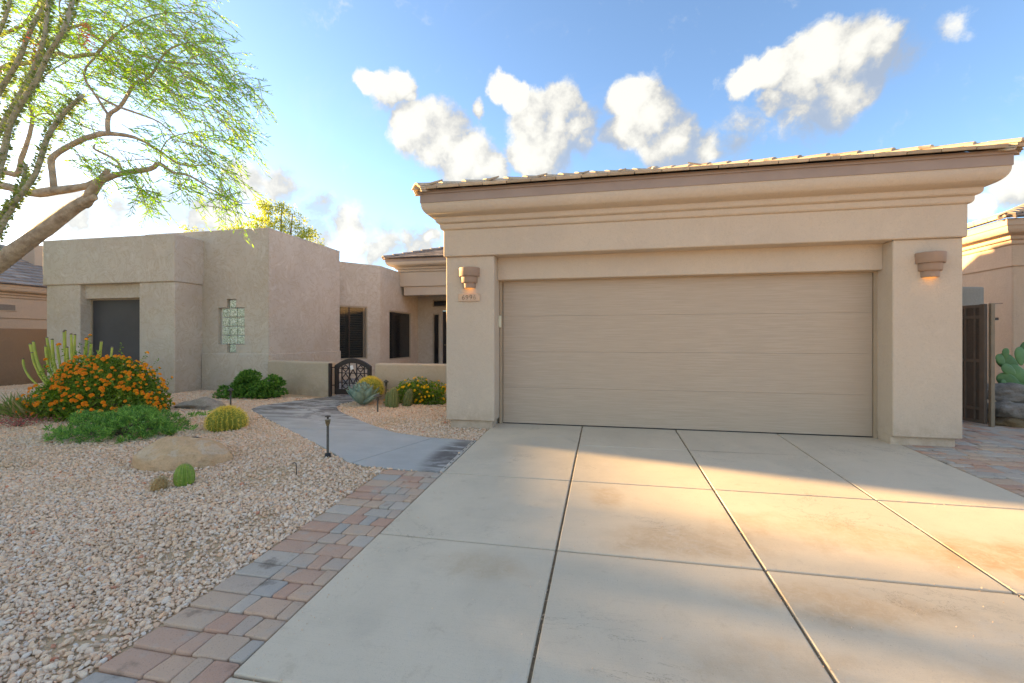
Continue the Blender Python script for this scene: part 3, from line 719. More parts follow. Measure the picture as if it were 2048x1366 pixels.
# left wing: bay with the screened window
S = lambda *a, **k: bx(*a, mat=M_SH, bevel=k.pop('bevel', .03), **k)
S('pillar', -13.74, -12.67, 8.71, 9.5, -.08, 2.615); S('pillar', -10.875, -9.85, 8.71, 9.6, -.08, 2.615)
S('parapet', -13.81, -9.815, 8.67, 12.0, 2.60, 3.725)
S('header', -12.70, -10.84, 8.83, 9.2, 2.255, 2.63, bevel=.02)
S('wall', -12.70, -10.84, 8.86, 9.25, -.08, .62, bevel=.02)
S('side_wall', -13.70, -13.4, 9.4, 14, -.08, 2.62)
def window(parent, P, u0, u1, z0, z1, d, pane, frame=M_TRIML, fw=.045, mull=None, slats=False):
    wn = MB()
    for (a, b, c, e) in ((u0, u0+fw, z0, z1), (u1-fw, u1, z0, z1), (u0+fw, u1-fw, z1-fw, z1), (u0+fw, u1-fw, z0, z0+fw)):
        vs = [P(uu, zz, dd) for dd in (d - .03, d + .03) for uu, zz in ((a, c), (b, c), (b, e), (a, e))]
        wn.add(vs, [(0,1,2,3),(7,6,5,4),(0,4,5,1),(1,5,6,2),(2,6,7,3),(3,7,4,0)])
    w_ = wn.build('window', frame, parent)
    MB().add([P(u0+fw, z0+fw, d), P(u1-fw, z0+fw, d), P(u1-fw, z1-fw, d), P(u0+fw, z1-fw, d)], [(0,1,2,3)]).build('pane', pane, w_)
    for mu in (mull or []):
        vs = [P(mu+s, zz, dd) for dd in (d - .012, d + .02) for s, zz in ((-.02, z0+fw), (.02, z0+fw), (.02, z1-fw), (-.02, z1-fw))]
        MB().add(vs, [(0,1,2,3),(7,6,5,4),(0,4,5,1),(1,5,6,2),(2,6,7,3),(3,7,4,0)]).build('mullion', frame if pane is not M_PANE else M_DARK, w_)
    if slats:
        sl = MB(); z = z0 + .1
        while z < z1 - .1:
            for ua, ub in ((u0 + .12, (u0+u1)/2 - .05), ((u0+u1)/2 + .05, u1 - .12)):
                sl.add([P(ua, z, d + .10), P(ub, z, d + .10), P(ub, z + .035, d + .14), P(ua, z + .035, d + .14)], [(0,1,2,3)])
            z += .075
        so = sl.build('shutter', M_SHUT, w_); so['kind'] = 'stuff'
        MB().add([P(u0, z0, d + .3), P(u1, z0, d + .3), P(u1, z1, d + .3), P(u0, z1, d + .3)], [(0,1,2,3)]).build('dark_room_sheet', M_BLACK, w_)  # black sheet standing in for the unlit room behind the glass
    return w_
Pb = lambda u, z, d=0: (-12.67 + u, 8.71 + d, z)
window(house, Pb, 0.0, 1.80, .60, 2.262, .27, M_SCREEN, fw=.035)
# main block of the wing with the stepped glass block window
front, Pm = pierced((-11.6, 9.45), 0, 3.65, -.08, 3.93, [(2.22, 2.98, 1.125, 2.035), (2.475, 2.735, 2.035, 2.245), (2.475, 2.735, .925, 1.125)], .10, 'wall', M_SH, house)
MB().box(-11.6, -8.0, 9.56, 12.44, -.08, 3.92).build('wall_core', M_SH, house)
MB().box(-11.62, -7.945, 9.446, 12.455, 3.9, 3.957).build('parapet_cap', M_SH, house, bevel=.028)
bx('wall', -8.3, -7.95, 9.452, 12.45, -.08, 3.945, mat=M_SH, bevel=.03)
bx('wainscot', -9.84, -7.905, 9.405, 9.60, -.08, .905, mat=M_SH, bevel=.025); bx('wainscot', -8.2, -7.91, 9.5, 12.44, -.08, .90, mat=M_SH, bevel=.025)
gbw = MB().add([Pm(2.22, .93, .099), Pm(2.98, .93, .099), Pm(2.98, 2.24, .099), Pm(2.22, 2.24, .099)], [(0,1,2,3)]).build('glass_block_window', M_WHITE, house)
cols = [(2.30, 2.525), (2.525, 2.75), (2.75, 2.975)]
def gblock(u0, u1, z0, z1):
    p, q = Pm(u0 + .008, z0 + .008, .03), Pm(u1 - .008, z1 - .008, .12)
    MB().box(p[0], q[0], p[1], q[1], p[2], q[2]).build('glass_block', M_GB, gbw, bevel=.012, seg=2)
for c in range(3):
    for r in range(4): gblock(*cols[c], 1.128 + .223 * r, 1.128 + .223 * (r + 1))
gblock(cols[1][0] - .005, cols[1][1] - .018, 2.022, 2.225); gblock(cols[1][0] - .005, cols[1][1] - .018, .93, 1.125)
# angled wall and the wall beside the entry
ang = math.atan2(13.9 - 12.8, -7.38 + 8.22); L1 = math.hypot(13.9 - 12.8, .84)
f1, P1 = pierced((-8.22 - .5*math.cos(ang), 12.8 - .5*math.sin(ang)), ang, L1 + .5, -.08, 3.71, [(.2, .5 + .935, .60, 2.32)], .09, 'wall', M_SH, house)
window(house, P1, .2, 1.435, .60, 2.32, .055, M_PANE, mull=[.85], slats=True)
f2, P2 = pierced((-7.38, 13.9), R(90), 3.15, -.08, 3.71, [(.66, 2.46, .52, 2.26)], .10, 'wall', M_SH, house)
window(house, P2, .66, 2.46, .52, 2.26, .06, M_PANED)
MB().prism([(-9.5, 12.6), (-8.6, 12.2), (-8.24, 12.82), (-7.42, 13.92), (-7.42, 17.0), (-9.5, 17)], 3.60, 3.712).build('parapet_cap', M_SH, house)
MB().box(-14, -9.5, 12.45, 17.0, -.08, 3.6).build('wall_core', M_SH, house)  # unseen bulk of the wing, added to block sun from the courtyard windows
# entry porch
fe, Pe = pierced((-7.5, 17.0), 0, 6.0, -.08, 3.2, [(.75, 1.03, .1, 2.27), (1.14, 2.2, .0, 2.38), (.74, 2.2, 2.53, 2.82)], .12, 'entry_wall', M_SH, house)
window(house, Pe, .75, 1.03, .1, 2.27, .07, M_PANED); window(house, Pe, .74, 2.2, 2.53, 2.82, .07, M_PANED)
dr = MB().box(-6.34, -5.3, 17.06, 17.1, 0, 2.37).build('entry_door', M_DARK, house)
for zz in (.25, .95, 1.65): MB().box(-6.24, -5.4, 17.045, 17.062, zz, zz + .58).build('door_panel', M_DARK, dr, bevel=.01)
MB().lathe((-6.24, 17.03, 1.02), [(.0, -.03), (.03, -.02), (.035, 0), (.03, .02), (0, .03)], 12).build('handle', M_BRASS, dr, smooth=True)
bx('porch_beam', -7.39, -2.3, 15.4, 15.8, 3.18, 3.72, mat=M_ST); bx('porch_header', -7.27, -2.3, 15.46, 15.75, 2.86, 3.2, mat=M_ST)
MB().box(-7.4, -2.2, 15.7, 17.05, 3.1, 3.22).build('porch_ceiling', M_SH, house)
EP = [(-7.39, 18.5, -1, 0), (-7.39, 15.4, -1, -1), (-2.2, 15.4, 1, -1)]
pc = ribbon(cornice_profile(.87, 1.55), EP).build('cornice', M_ST, house, smooth=True); pc.modifiers.new('es', 'EDGE_SPLIT').split_angle = R(50)
ribbon([(.30, 4.035), (.39, 4.035), (.39, 4.15), (.30, 4.15)], EP).build('fascia', M_FAS, house)
roof2 = MB().box(-7.7, -2.2, 15.05, 18.5, 4.13, 4.16).build('roof', M_FAS, house)
xa, ya = -7.39 - .46, 15.4 - .46
tile_roof(roof2, (xa, ya, 4.165), (1, 0, 0), (0, 1), 5.6, 2.4, .36, M_TILEG, True, False)
deck(roof2, (xa, ya, 4.165), (1, 0, 0), (0, 1), 5.6, 2.4, .36, M_TILEG, True, False)
deck(roof2, (xa, ya + 3.5, 4.165), (0, -1, 0), (1, 0), 3.5, 2.4, .36, M_TILEG, False, True)
hip_caps(roof2, (xa, ya, 4.17), (1, 1, .36), 3.3, M_TILEG)
# courtyard floor behind the gate
struct(MB().box(-7.9, -2.3, 9.2, 17.0, -.06, -.004).build('courtyard_paving', M_WALK), 'grey concrete courtyard floor behind the low walls')

# ================================================================ LOW WALLS AND GATES
def lowwall(name, p, q, th, h, label):
    a = Vector((p[0], p[1], 0)); b = Vector((q[0], q[1], 0)); d = (b - a).normalized(); n_ = Vector((-d.y, d.x, 0)) * th
    m = MB(); m.prism([(a.x, a.y), (b.x, b.y), (b.x + n_.x, b.y + n_.y), (a.x + n_.x, a.y + n_.y)], -.1, h)
    o = m.build(name, M_WALL, None, bevel=.045, seg=4, origin=(a.x, a.y, 0)); return tag(o, label, 'wall')
lowwall('courtyard_wall', (-7.90, 9.34), (-5.93, 8.86), .22, .752, 'low tan stucco wall between the wing and the arched gate')
lowwall('courtyard_wall', (-4.70, 8.60), (-2.27, 8.62), .22, .752, 'low tan stucco wall between the arched gate and the garage')
# arched iron gate
gate = thing('arched_gate', (-5.38, 8.86, 0), 'dark arched wrought iron gate across the walk to the entry', 'gate')
ga, gb_ = Vector((-5.80, 8.90, 0)), Vector((-4.88, 8.80, 0)); gd_ = (gb_ - ga); gw = gd_.length; gd_.normalize(); gn = Vector((gd_.y, -gd_.x, 0))
GPt = lambda u, z, d=0: ga + gd_ * u + gn * d + Vector((0, 0, z))
def archz(u, zs, za): t = (u - gw / 2) / (gw / 2); return zs + (za - zs) * math.sqrt(max(0, 1 - (t * .93) ** 2)) - (za - zs) * .30 * (1 - 0)
m = MB(); N = 20
def band(f0, f1, d0, d1, u0, u1):
    vs = []; 
    for i in range(N + 1):
        u = u0 + (u1 - u0) * i / N
        vs += [GPt(u, f0(u), d0), GPt(u, f1(u), d0), GPt(u, f1(u), d1), GPt(u, f0(u), d1)]
    fs = [(4*i+a, 4*i+b, 4*i+4+b, 4*i+4+a) for i in range(N) for a, b in ((0,1),(1,2),(2,3),(3,0))] + [(3,2,1,0), (4*N, 4*N+1, 4*N+2, 4*N+3)]
    return MB().add(vs, fs)
top_o = lambda u: .60 + .245 * math.cos((u - gw/2) / (gw/2) * 1.25); top_i = lambda u: top_o(u) - .105
band(top_i, top_o, -.025, .03, 0, gw).build('arch_rail', M_DARK, gate, bevel=.006)
for u in (0, gw - .085):
    zt = top_i(u + .04) + .02
    vs = [GPt(uu, zz, dd) for dd in (-.025, .03) for uu, zz in ((u, .05), (u + .085, .05), (u + .085, zt), (u, zt))]
    MB().add(vs, [(0,1,2,3),(7,6,5,4),(0,4,5,1),(1,5,6,2),(2,6,7,3),(3,7,4,0)]).build('stile', M_DARK, gate, bevel=.006)
vs = [GPt(uu, zz, dd) for dd in (-.024, .028) for uu, zz in ((.08, .05), (gw - .08, .05), (gw - .08, .17), (.08, .17))]
MB().add(vs, [(0,1,2,3),(7,6,5,4),(0,4,5,1),(1,5,6,2),(2,6,7,3),(3,7,4,0)]).build('bottom_rail', M_DARK, gate, bevel=.006)
def gbar(u0, z0, u1, z1, wd=.019): MB().bar(GPt(u0, z0), GPt(u1, z1), wd).build('bar', M_DARK, gate)
in0, in1 = .085, gw - .085; wi = in1 - in0; cs_ = [in0 + wi * f for f in (.12, .375, .5, .625, .88)]
for c in (cs_[0], cs_[1], cs_[3], cs_[4]): gbar(c, .165, c, top_i(c) + .01)
for z in (.30, .52): gbar(in0, z, in1, z)
gbar(in0, .62, cs_[1], .62); gbar(cs_[3], .62, in1, .62)
for cx in ((cs_[0] + cs_[1]) / 2, (cs_[3] + cs_[4]) / 2):
    for cz, rz in ((.62, .075), (.41, .095), (.235, .065)):
        rx_ = .085
        for (a, b, c, d) in ((cx, cz + rz, cx + rx_, cz), (cx + rx_, cz, cx, cz - rz), (cx, cz - rz, cx - rx_, cz), (cx - rx_, cz, cx, cz + rz)): gbar(a, b, c, d, .017)
for (a, b, c, d) in ((cs_[2], .60, cs_[3], .44), (cs_[3], .44, cs_[2], .28), (cs_[2], .28, cs_[1], .44), (cs_[1], .44, cs_[2], .60)): gbar(a, b, c, d, .018)
tagp = MB(); c0 = GPt(cs_[2], .645, .035)
tagp.add([c0 + gd_ * (sx * .036 * math.cos(.3) - sz * .045 * math.sin(.3)) + Vector((0, 0, sx * .036 * math.sin(.3) + sz * .045 * math.cos(.3))) + gn * dd for dd in (0, .012) for sx, sz in ((-1,-1),(1,-1),(1,1),(-1,1))], [(3,2,1,0),(4,5,6,7),(0,1,5,4),(1,2,6,5),(2,3,7,6),(3,0,4,7)])
tagp.build('sign_plate', M_WHITE, gate)
MB().box(-5.905, -5.845, 8.80, 8.86, -.05, .73).build('hinge_post', M_DARK, gate, bevel=.005)
for z in (.25, .64): MB().bar((-5.85, 8.83, z), GPt(.01, z, .01), .022).build('hinge', M_DARK, gate)

# right side gate, open against the neighbour's side
sg = thing('side_gate', (5.43, 7.74, 0), 'brown metal side gate standing open beside the garage', 'gate')
pa, pb_ = Vector((5.40, 7.76, 0)), Vector((5.14, 8.80, 0)); d_ = (pb_ - pa).normalized(); n_ = Vector((-d_.y, d_.x, 0)) * -1; Lg = (pb_ - pa).length
Q = lambda u, z, d=0: pa + d_ * u + n_ * d + Vector((0, 0, z))
def slab_(u0, u1, z0, z1, d0, d1, name, mat, bv=.004):
    vs = [Q(uu, zz, dd) for dd in (d0, d1) for uu, zz in ((u0, z0), (u1, z0), (u1, z1), (u0, z1))]
    return MB().add(vs, [(0,1,2,3),(7,6,5,4),(0,4,5,1),(1,5,6,2),(2,6,7,3),(3,7,4,0)]).build(name, mat, sg, bevel=bv)
slab_(0.02, Lg, .06, 1.74, -.004, .004, 'mesh_panel', M_GATEP, 0)
for a, b in ((0, .07), (Lg - .07, Lg)): slab_(a, b, .03, 1.77, -.025, .025, 'stile', M_GATE)
for z in (.03, .22, .92, 1.56, 1.72): slab_(.07, Lg - .07, z, z + .045, -.022, .022, 'rail', M_GATE)
for k in range(1, 8):
    u = Lg * k / 8; slab_(u - .009, u + .009, .07, 1.72, -.03, .03, 'picket', M_GATE, .003)
MB().box(5.415, 5.462, 7.69, 7.74, -.05, 1.775).build('post', simple('post_khaki', (.26, .205, .145), (.22, .175, .125), 6, .5), sg, bevel=.004)
MB().bar((5.46, 7.71, 1.55), (5.51, 7.72, 1.55), .035).build('latch', M_BLACK, sg)
MB().bar((5.44, 7.71, 1.765), (5.58, 7.73, 1.772), .006).build('pull_wire', M_BLACK, sg)
blk = MB(); blk.prism([(5.35, 8.98), (5.92, 8.92), (6.26, 9.02), (6.26, 9.3), (5.35, 9.3)], -.05, 2.14)
tag(blk.build('block_wall', M_GREY, None, bevel=.03, origin=(5.8, 9.1, 0)), 'grey rendered block wall end standing behind the side gate', 'wall')

# ================================================================ LAMPS, PLAQUE, KEYPAD, DRAIN, PATH LIGHTS
def sconce(x, label):
    y = 6.22; c = thing('wall_sconce', (x, y, 1.99), label, 'wall lamp', 'stepped clay sconces on the garage pillars')
    for (r, z0, z1) in ((.148, 2.155, 2.28), (.118, 2.065, 2.158), (.090, 1.99, 2.068)):
        MB().lathe((x, y, 0), [(r - .03, z0 + .004), (r - .004, z0), (r, z0 + .005), (r + .004, z1 - .005), (r, z1), (0, z1)] if z0 > 2.0 else [(r - .018, z0 + .03), (r - .016, z0), (r, z0 + .002), (r + .004, z1)], 28, R(180), R(360)).build('tier', M_LAMP, c, smooth=True).modifiers.new('es', 'EDGE_SPLIT').split_angle = R(40)
    MB().lathe((x, y - .002, 2.004), [(.0, 0), (.068, 0)], 20, R(180), R(360)).build('bulb', M_GLOW, c)
    l = bpy.data.lights.new('lamp_light', 'SPOT'); l.energy = .006; l.color = (1, .52, .2); l.shadow_soft_size = .03; l.spot_size = R(130); l.spot_blend = .8
    lo = bpy.data.objects.new('lamp_light', l); COL.objects.link(lo); lo.parent = c; lo.location = (0, -.045, .0); lo.rotation_euler = (0, 0, 0)
    return c
sconce(-1.905, 'stepped clay wall lamp above the house number plaque'); sconce(3.766, 'stepped clay wall lamp on the pillar by the side gate')
pq = MB().box(-2.07, -1.747, 6.196, 6.221, 1.803, 1.915).build('number_plaque', M_PLAQ, None, bevel=.006, origin=(-1.908, 6.21, 1.803)); tag(pq, 'clay house number plaque reading 6996 under the lamp', 'plaque')
for i, ch in enumerate('6996'):
    cu = bpy.data.curves.new('digit', 'FONT'); cu.body = ch; cu.size = .098; cu.align_x = 'CENTER'; cu.offset = -.0022; cu.extrude = .001
    to = bpy.data.objects.new('t', cu); me = bpy.data.meshes.new_from_object(to); bpy.data.objects.remove(to)
    me.materials.clear(); me.materials.append(M_INKF if i == 3 else M_INK)
    share('digit', me, pq, (-1.908 + (i - 1.5) * .056, 6.1935, 1.826), (R(90), 0, 0))
kp = thing('keypad', (-1.535, 6.50, 1.43), 'pale cream sensor fixed to the left door jamb of the garage', 'sensor')
MB().box(-1.541, -1.508, 6.49, 6.535, 1.432, 1.608).build('case', M_CREAM, kp, bevel=.008); MB().box(-1.543, -1.512, 6.484, 6.491, 1.45, 1.55).build('cover', M_CREAM, kp, bevel=.003)
dg = thing('drain_channel', (-1.64, 4.97, gz(0, 4.97)), 'pale slotted drain channel between the walk and the driveway', 'drain')
for k in range(2):
    a, b = 4.385 + k * .595, 4.385 + k * .595 + .588
    pl = MB().prism([(-1.662, a), (-1.619, a), (-1.619, b), (-1.662, b)], lambda x, y: gz(x, y) - .05, lambda x, y: gz(x, y) + .006).build('grate', M_STEEL, dg, bevel=.003, seg=2)
    for q in range(4):
        yy = a + .07 + q * .15 + random.uniform(-.03, .03); MB().prism([(-1.648, yy), (-1.634, yy), (-1.634, yy + .035), (-1.648, yy + .035)], lambda x, y: gz(x, y) + .004, lambda x, y: gz(x, y) + .0072).build('slot', M_BLACK, pl)
def path_light(x, y, h, label, headr=.045, mush=False, base=True):
    z = gz(x, y); c = thing('path_light', (x, y, z), label, 'path light', 'low garden lights along the walk')
    MB().lathe((x, y, z - .05), [(.014, 0), (.0135, h - .05), (.0, h - .05)], 12).build('stem', M_POST, c, smooth=True)
    if base: MB().lathe((x, y, z - .02), [(.034, 0), (.034, .045), (.02, .05), (0, .05)], 14).build('base', M_BLACK, c, smooth=True)
    if mush:
        MB().lathe((x, y, z + h - .1), [(.022, 0), (.02, .06), (headr * 1.7, .065), (headr * 1.6, .08), (.012, .115), (0, .118)], 18).build('hood', M_POST, c, smooth=True)
    else:
        MB().lathe((x, y, z + h - .1), [(.017, 0), (.019, .02), (.024, .022), (.030, .062), (.034, .064), (.034, .07), (0, .07)], 16).build('cup', M_BRASS, c, smooth=True)
        MB().lathe((x, y, z + h - .02), [(0.0, 0), (.012, .0), (.012, .02), (.034, .024), (.030, .036), (0, .04)], 16).build('cap', M_POST, c, smooth=True)
path_light(-3.14, 4.67, .445, 'tall post light with brass cup at the gravel edge of the walk')
path_light(-6.89, 7.22, .325, 'mushroom path light in front of the dark green shrub', .030, True, False)
path_light(-3.84, 7.14, .30, 'mushroom path light between the blue agave and the walk', .042, True, False)
path_light(-4.28, 8.30, .43, 'path light behind the yellow lantana by the low wall', .03, True, False)
sp = thing('sprinkler_riser', (-3.06, 4.02, gz(0, 4.02)), 'thin hooked drip riser standing in gravel beside the walk', 'drip riser')
z = gz(0, 4.02); MB().tube([(-3.06, 4.02, z - .03), (-3.055, 4.02, z + .06), (-3.06, 4.02, z + .115), (-3.075, 4.02, z + .125), (-3.10, 4.02, z + .118)], .0045, 8).build('tube', M_BLACK, sp, smooth=True)
dl = thing('drip_line', (-4.95, 4.6, gz(0, 4.6)), 'thin black drip hose arching out of gravel behind the boulder', 'hose')
z = gz(0, 4.8); MB().tube([(-5.33, 4.62, z - .0), (-5.30, 4.66, z + .04), (-5.2, 4.72, z + .09), (-5.06, 4.76, z + .105), (-4.94, 4.76, z + .085), (-4.86, 4.74, z + .01)], .007, 8).build('tube', M_BLACK, dl, smooth=True)
MB().lathe((-5.335, 4.615, z - .015), [(.014, 0), (.016, .02), (.012, .035), (0, .037)], 10).build('emitter', M_BLACK, dl, smooth=True)

# ================================================================ ROCKS
def rock(name, c, size, mat, label, seed, group=None, flat=.0, sub=4, rough=.16, cat='rock', rot=0.0, cut=(.72, .95)):
    rs = random.Random(seed); bm = bmesh.new(); bmesh.ops.create_icosphere(bm, subdivisions=sub, radius=1.0)
    cutn = [Vector((rs.uniform(-1, 1), rs.uniform(-1, 1), rs.uniform(-.4, 1))).normalized() for _ in range(10)]; cd = [rs.uniform(*cut) for _ in cutn]
    fr = [(Vector((rs.uniform(-1, 1), rs.uniform(-1, 1), rs.uniform(-1, 1))) * f, rs.uniform(0, 6.3), rough / f ** .9) for f in (2.2, 3.4, 5, 8, 13, 20) for _ in range(2)]
    for v in bm.verts:
        p = v.co.copy()
        for nn, dd in zip(cutn, cd):
            e = p.dot(nn) - dd
            if e > 0: p -= nn * e * .85
        p *= 1 + sum(a * math.sin(k.dot(v.co) * 2.2 + ph) for k, ph, a in fr)
        x_, y_ = p.x * size[0], p.y * size[1]
        v.co = Vector((x_ * math.cos(rot) - y_ * math.sin(rot), x_ * math.sin(rot) + y_ * math.cos(rot), max(p.z, -.55) * size[2]))
    me = bpy.data.meshes.new(name); bm.to_mesh(me); bm.free(); me.materials.append(mat); me.polygons.foreach_set('use_smooth', [True] * len(me.polygons))
    o = bpy.data.objects.new(name, me); COL.objects.link(o); o.location = c
    return tag(o, label, cat, group)
rock('boulder', (-4.66, 4.22, -.115), (.53, .37, .265), M_BOULD, 'large rounded tan granite boulder in the gravel', 3, rough=.045, sub=5, cat='boulder', rot=.12, cut=(.9, 1.02))
rock('flat_rock', (-7.35, 7.05, .01), (.62, .30, .15), M_FLAT, 'flat grey slab rock beyond the golden barrel cactus', 5, rough=.14, rot=-.35)
for i, (c, s, mt, lb) in enumerate([((5.98, 8.25, .42), (.36, .28, .16), M_ROCK, 'pale grey rock at the top of the pile by the side gate'), ((6.32, 8.12, .34), (.30, .25, .17), M_ROCK, 'pale rock at the top right of the pile under the prickly pear'),
      ((5.86, 8.05, .20), (.26, .24, .17), M_ROCK, 'dark grey rock in the middle of the pile next to the gate post'), ((6.15, 7.92, .12), (.30, .25, .18), M_ROCK2, 'brown rock in the lower middle of the pile'),
      ((5.82, 7.93, .02), (.24, .2, .12), M_ROCK2, 'rusty brown rock at the foot of the gate post'), ((6.35, 7.75, .06), (.26, .22, .15), M_ROCK2, 'ochre rock at the right foot of the pile')]):
    rock('rock', c, s, mt, lb, 20 + i, 'rocks piled under the prickly pear', rough=.13)
m = MB(); m.prism([(5.62, 8.45), (6.05, 7.65), (7.2, 7.2), (9, 7.2), (9, 9.5), (5.62, 9.5)], -.06, lambda x, y: .22 + .06 * math.sin(x * 3 + y * 2))
struct(m.build('planting_bank', M_DESERT), 'raised gravel bank behind the rock pile')

# ================================================================ PLANTS
def unit(n):
    v = rng.normal(size=(n, 3)); return v / np.linalg.norm(v, axis=1)[:, None]
def leaf_quads(P, D, L, Wd, fold=None):
    """pointed leaves: base P, direction D, lengths L, widths Wd -> verts, quads"""
    n = len(P); ref = unit(n); S_ = np.cross(D, ref); S_ /= np.linalg.norm(S_, axis=1)[:, None] + 1e-9
    L = np.asarray(L)[:, None]; Wd = np.asarray(Wd)[:, None]
    V = np.stack([P, P + D * L * .45 + S_ * Wd * .5, P + D * L, P + D * L * .45 - S_ * Wd * .5], 1).reshape(-1, 3)
    return V, np.arange(4 * n).reshape(-1, 4)
def bush_pts(c, rad, n, shell=.55, zmin=.0, lumps=26, seed=1, amp=.24):
    """points on a lumpy half dome"""
    r_ = np.random.default_rng(seed); lc = r_.normal(size=(lumps, 3)); lc /= np.linalg.norm(lc, axis=1)[:, None]; lc[:, 2] = np.abs(lc[:, 2])
    d = unit(n); d[:, 2] = np.abs(d[:, 2]) * 1.0 - .06
    dots = d @ lc.T; bul = 1.04 - amp + amp * np.exp(-(1 - dots.max(1)) * 9) + .05 * np.sin(dots[:, 0] * 9)
    rr = bul * (1 - (1 - shell) * rng.random(n) ** 2.2)
    return np.array(c) + d * rr[:, None] * np.array(rad), d
def bushobj(t, name, P, D, L, Wd, mat):
    V, F = leaf_quads(P, D, L, Wd); o = npmesh(name, V, F, mat, t); return o
# orange lantana
LC = (-8.50, 6.2, gz(-8.5, 6.2))
lan = thing('lantana_bush', LC, 'large lantana bush covered in orange flower heads beside the wing', 'bush')
P, d = bush_pts(LC, (1.17, .75, 1.12), 16000, .5, seed=3, lumps=44, amp=.34)
D = d * .6 + unit(len(P)) * .8 + np.array([0, 0, .2]); D /= np.linalg.norm(D, axis=1)[:, None]
bushobj(lan, 'foliage', P, D, rng.uniform(.035, .075, len(P)), rng.uniform(.02, .035, len(P)), M_LLAN)
def stems(t, base, tips, r0, mat, name='stem'):
    m = MB()
    for tp in tips:
        b = Vector(base) + Vector((random.uniform(-.15, .15), random.uniform(-.1, .1), -.02)); q = Vector(tp); mid = (b + q) / 2 + Vector((random.uniform(-.1, .1), random.uniform(-.1, .1), .05))
        m.tube([b, mid, q], [r0, r0 * .7, r0 * .3], 5)
    return m.build(name, mat, t)
stems(lan, LC, [tuple(p) for p in P[:60]], .008, M_BARK2, 'stems')
def flower_mesh(name, mat, r, k=14):
    Vv = []; Ff = []
    rr = random.Random(5)
    for i in range(k):
        a = 2.4 * i; e = 1.45 - 1.3 * (i / k) ** .6; dirn = Vector((math.cos(a) * math.cos(e), math.sin(a) * math.cos(e), math.sin(e)))
        c = dirn * r * .55; s = dirn.cross(Vector((.3, .2, .9))).normalized(); u_ = s.cross(dirn); b = len(Vv); q = r * .42
        Vv += [c + dirn * r * .2 + s * q, c + dirn * r * .28 + u_ * q, c + dirn * r * .2 - s * q, c + dirn * r * .28 - u_ * q]; Ff.append((b, b+1, b+2, b+3))
    me = bpy.data.meshes.new(name); me.from_pydata([tuple(v) for v in Vv], [], Ff); me.materials.append(mat); return me
FM = [flower_mesh('flower', M_ORANGE, .036, 16), flower_mesh('flower', M_ORANGE, .030, 14), flower_mesh('flower', M_ORANGE, .042, 18)]
Pf, df = bush_pts(LC, (1.23, .82, 1.18), 2200, .95, seed=3, lumps=44, amp=.34)
cnt = 0
keep = []
for p, q in zip(Pf, df):
    face = .81 * q[0] - .59 * q[1] + .15 * q[2]
    if face < -.12 or p[2] < .04: continue
    if any((p[0]-k[0])**2 + (p[1]-k[1])**2 + (p[2]-k[2])**2 < .0019 for k in keep): continue
    if math.sin(p[0] * 6.1 + 1) * math.sin(p[2] * 7.3) + math.sin(p[1] * 8 + p[0] * 3.1) * .6 < -.35 and random.random() < .8: continue
    keep.append(p); cnt += 1
    ax = Vector(q).lerp(Vector((0, -.3, 1)), .35)
    mt = ax.to_track_quat('Z', 'Y').to_matrix().to_4x4()
    share('flower', random.choice(FM), lan, p, matrix=mt @ Matrix.Scale(random.uniform(.65, 1.25), 4))
    if cnt >= 270: break
P = []; D = []
for k in range(60):                                                  # long sprigs that break the outline
    q = unit(1)[0]; q[2] = abs(q[2]); q[1] = -abs(q[1]) if random.random() < .7 else q[1]; b0 = np.array(LC) + q * np.array([1.1, .68, 1.02]); ln = random.uniform(.14, .34); dv = q * .7 + np.array([0, 0, .5]) + unit(1)[0] * .3; dv /= np.linalg.norm(dv)
    for i in range(16): P.append(b0 + dv * ln * i / 15); e = dv * .4 + unit(1)[0]; D.append(e / np.linalg.norm(e))
    if k % 2 == 0: share('flower', random.choice(FM), lan, b0 + dv * (ln + .01), matrix=Vector(dv).to_track_quat('Z', 'Y').to_matrix().to_4x4())
o = bushobj(lan, 'sprigs', np.array(P), np.array(D), rng.uniform(.03, .06, len(P)), rng.uniform(.016, .028, len(P)), M_LLAN); o['kind'] = 'stuff'
# pencil-stemmed euphorbia behind it
EB = (-10.75, 7.25, 0.0); eu = thing('pencil_cactus', EB, 'yellow green stick-stemmed euphorbia rising behind the orange lantana', 'cactus')
rs = random.Random(2)
EU = [(-12.15, 1.16), (-12.28, .84), (-11.68, 1.22), (-11.47, 1.30), (-11.40, 1.12), (-11.18, 1.45), (-11.02, 1.16), (-10.95, 1.42), (-10.88, 1.36), (-10.74, 1.10), (-10.58, 1.37), (-10.45, 1.30), (-10.40, 1.18), (-10.12, 1.22), (-9.95, 1.10), (-11.55, 1.02), (-11.85, .98), (-11.28, 1.26), (-10.25, 1.02)]
for (tx, tz) in EU:
    rr = rs.uniform(.022, .029); by = rs.uniform(-.18, .18)
    b = Vector((EB[0] + (tx - EB[0]) * .18, EB[1] + by * .4, -.03)); e = Vector((tx, EB[1] + by, tz - .015)); mid = Vector((b.x + (e.x - b.x) * (.85 + rs.uniform(-.15, .2)), (b.y + e.y) / 2, b.z + (e.z - b.z) * .42))
    pts = []
    for i in range(11):
        t = i / 10; pts.append(b * (1-t)**2 + mid * 2*t*(1-t) + e * t*t)
    st_ = MB().tube(pts, [rr * (.9 + .14 * math.sin(i * 2.3 + tx)) for i in range(10)] + [rr * .8], 9, wob=.05).build('stem', M_EUPH, eu, smooth=True)
    MB().lathe((e.x, e.y, e.z - .005), [(rr * .9, 0), (rr * .95, .012), (rr * .6, .024), (0, .027)], 8).build('tip', M_BARK2, st_, smooth=True)
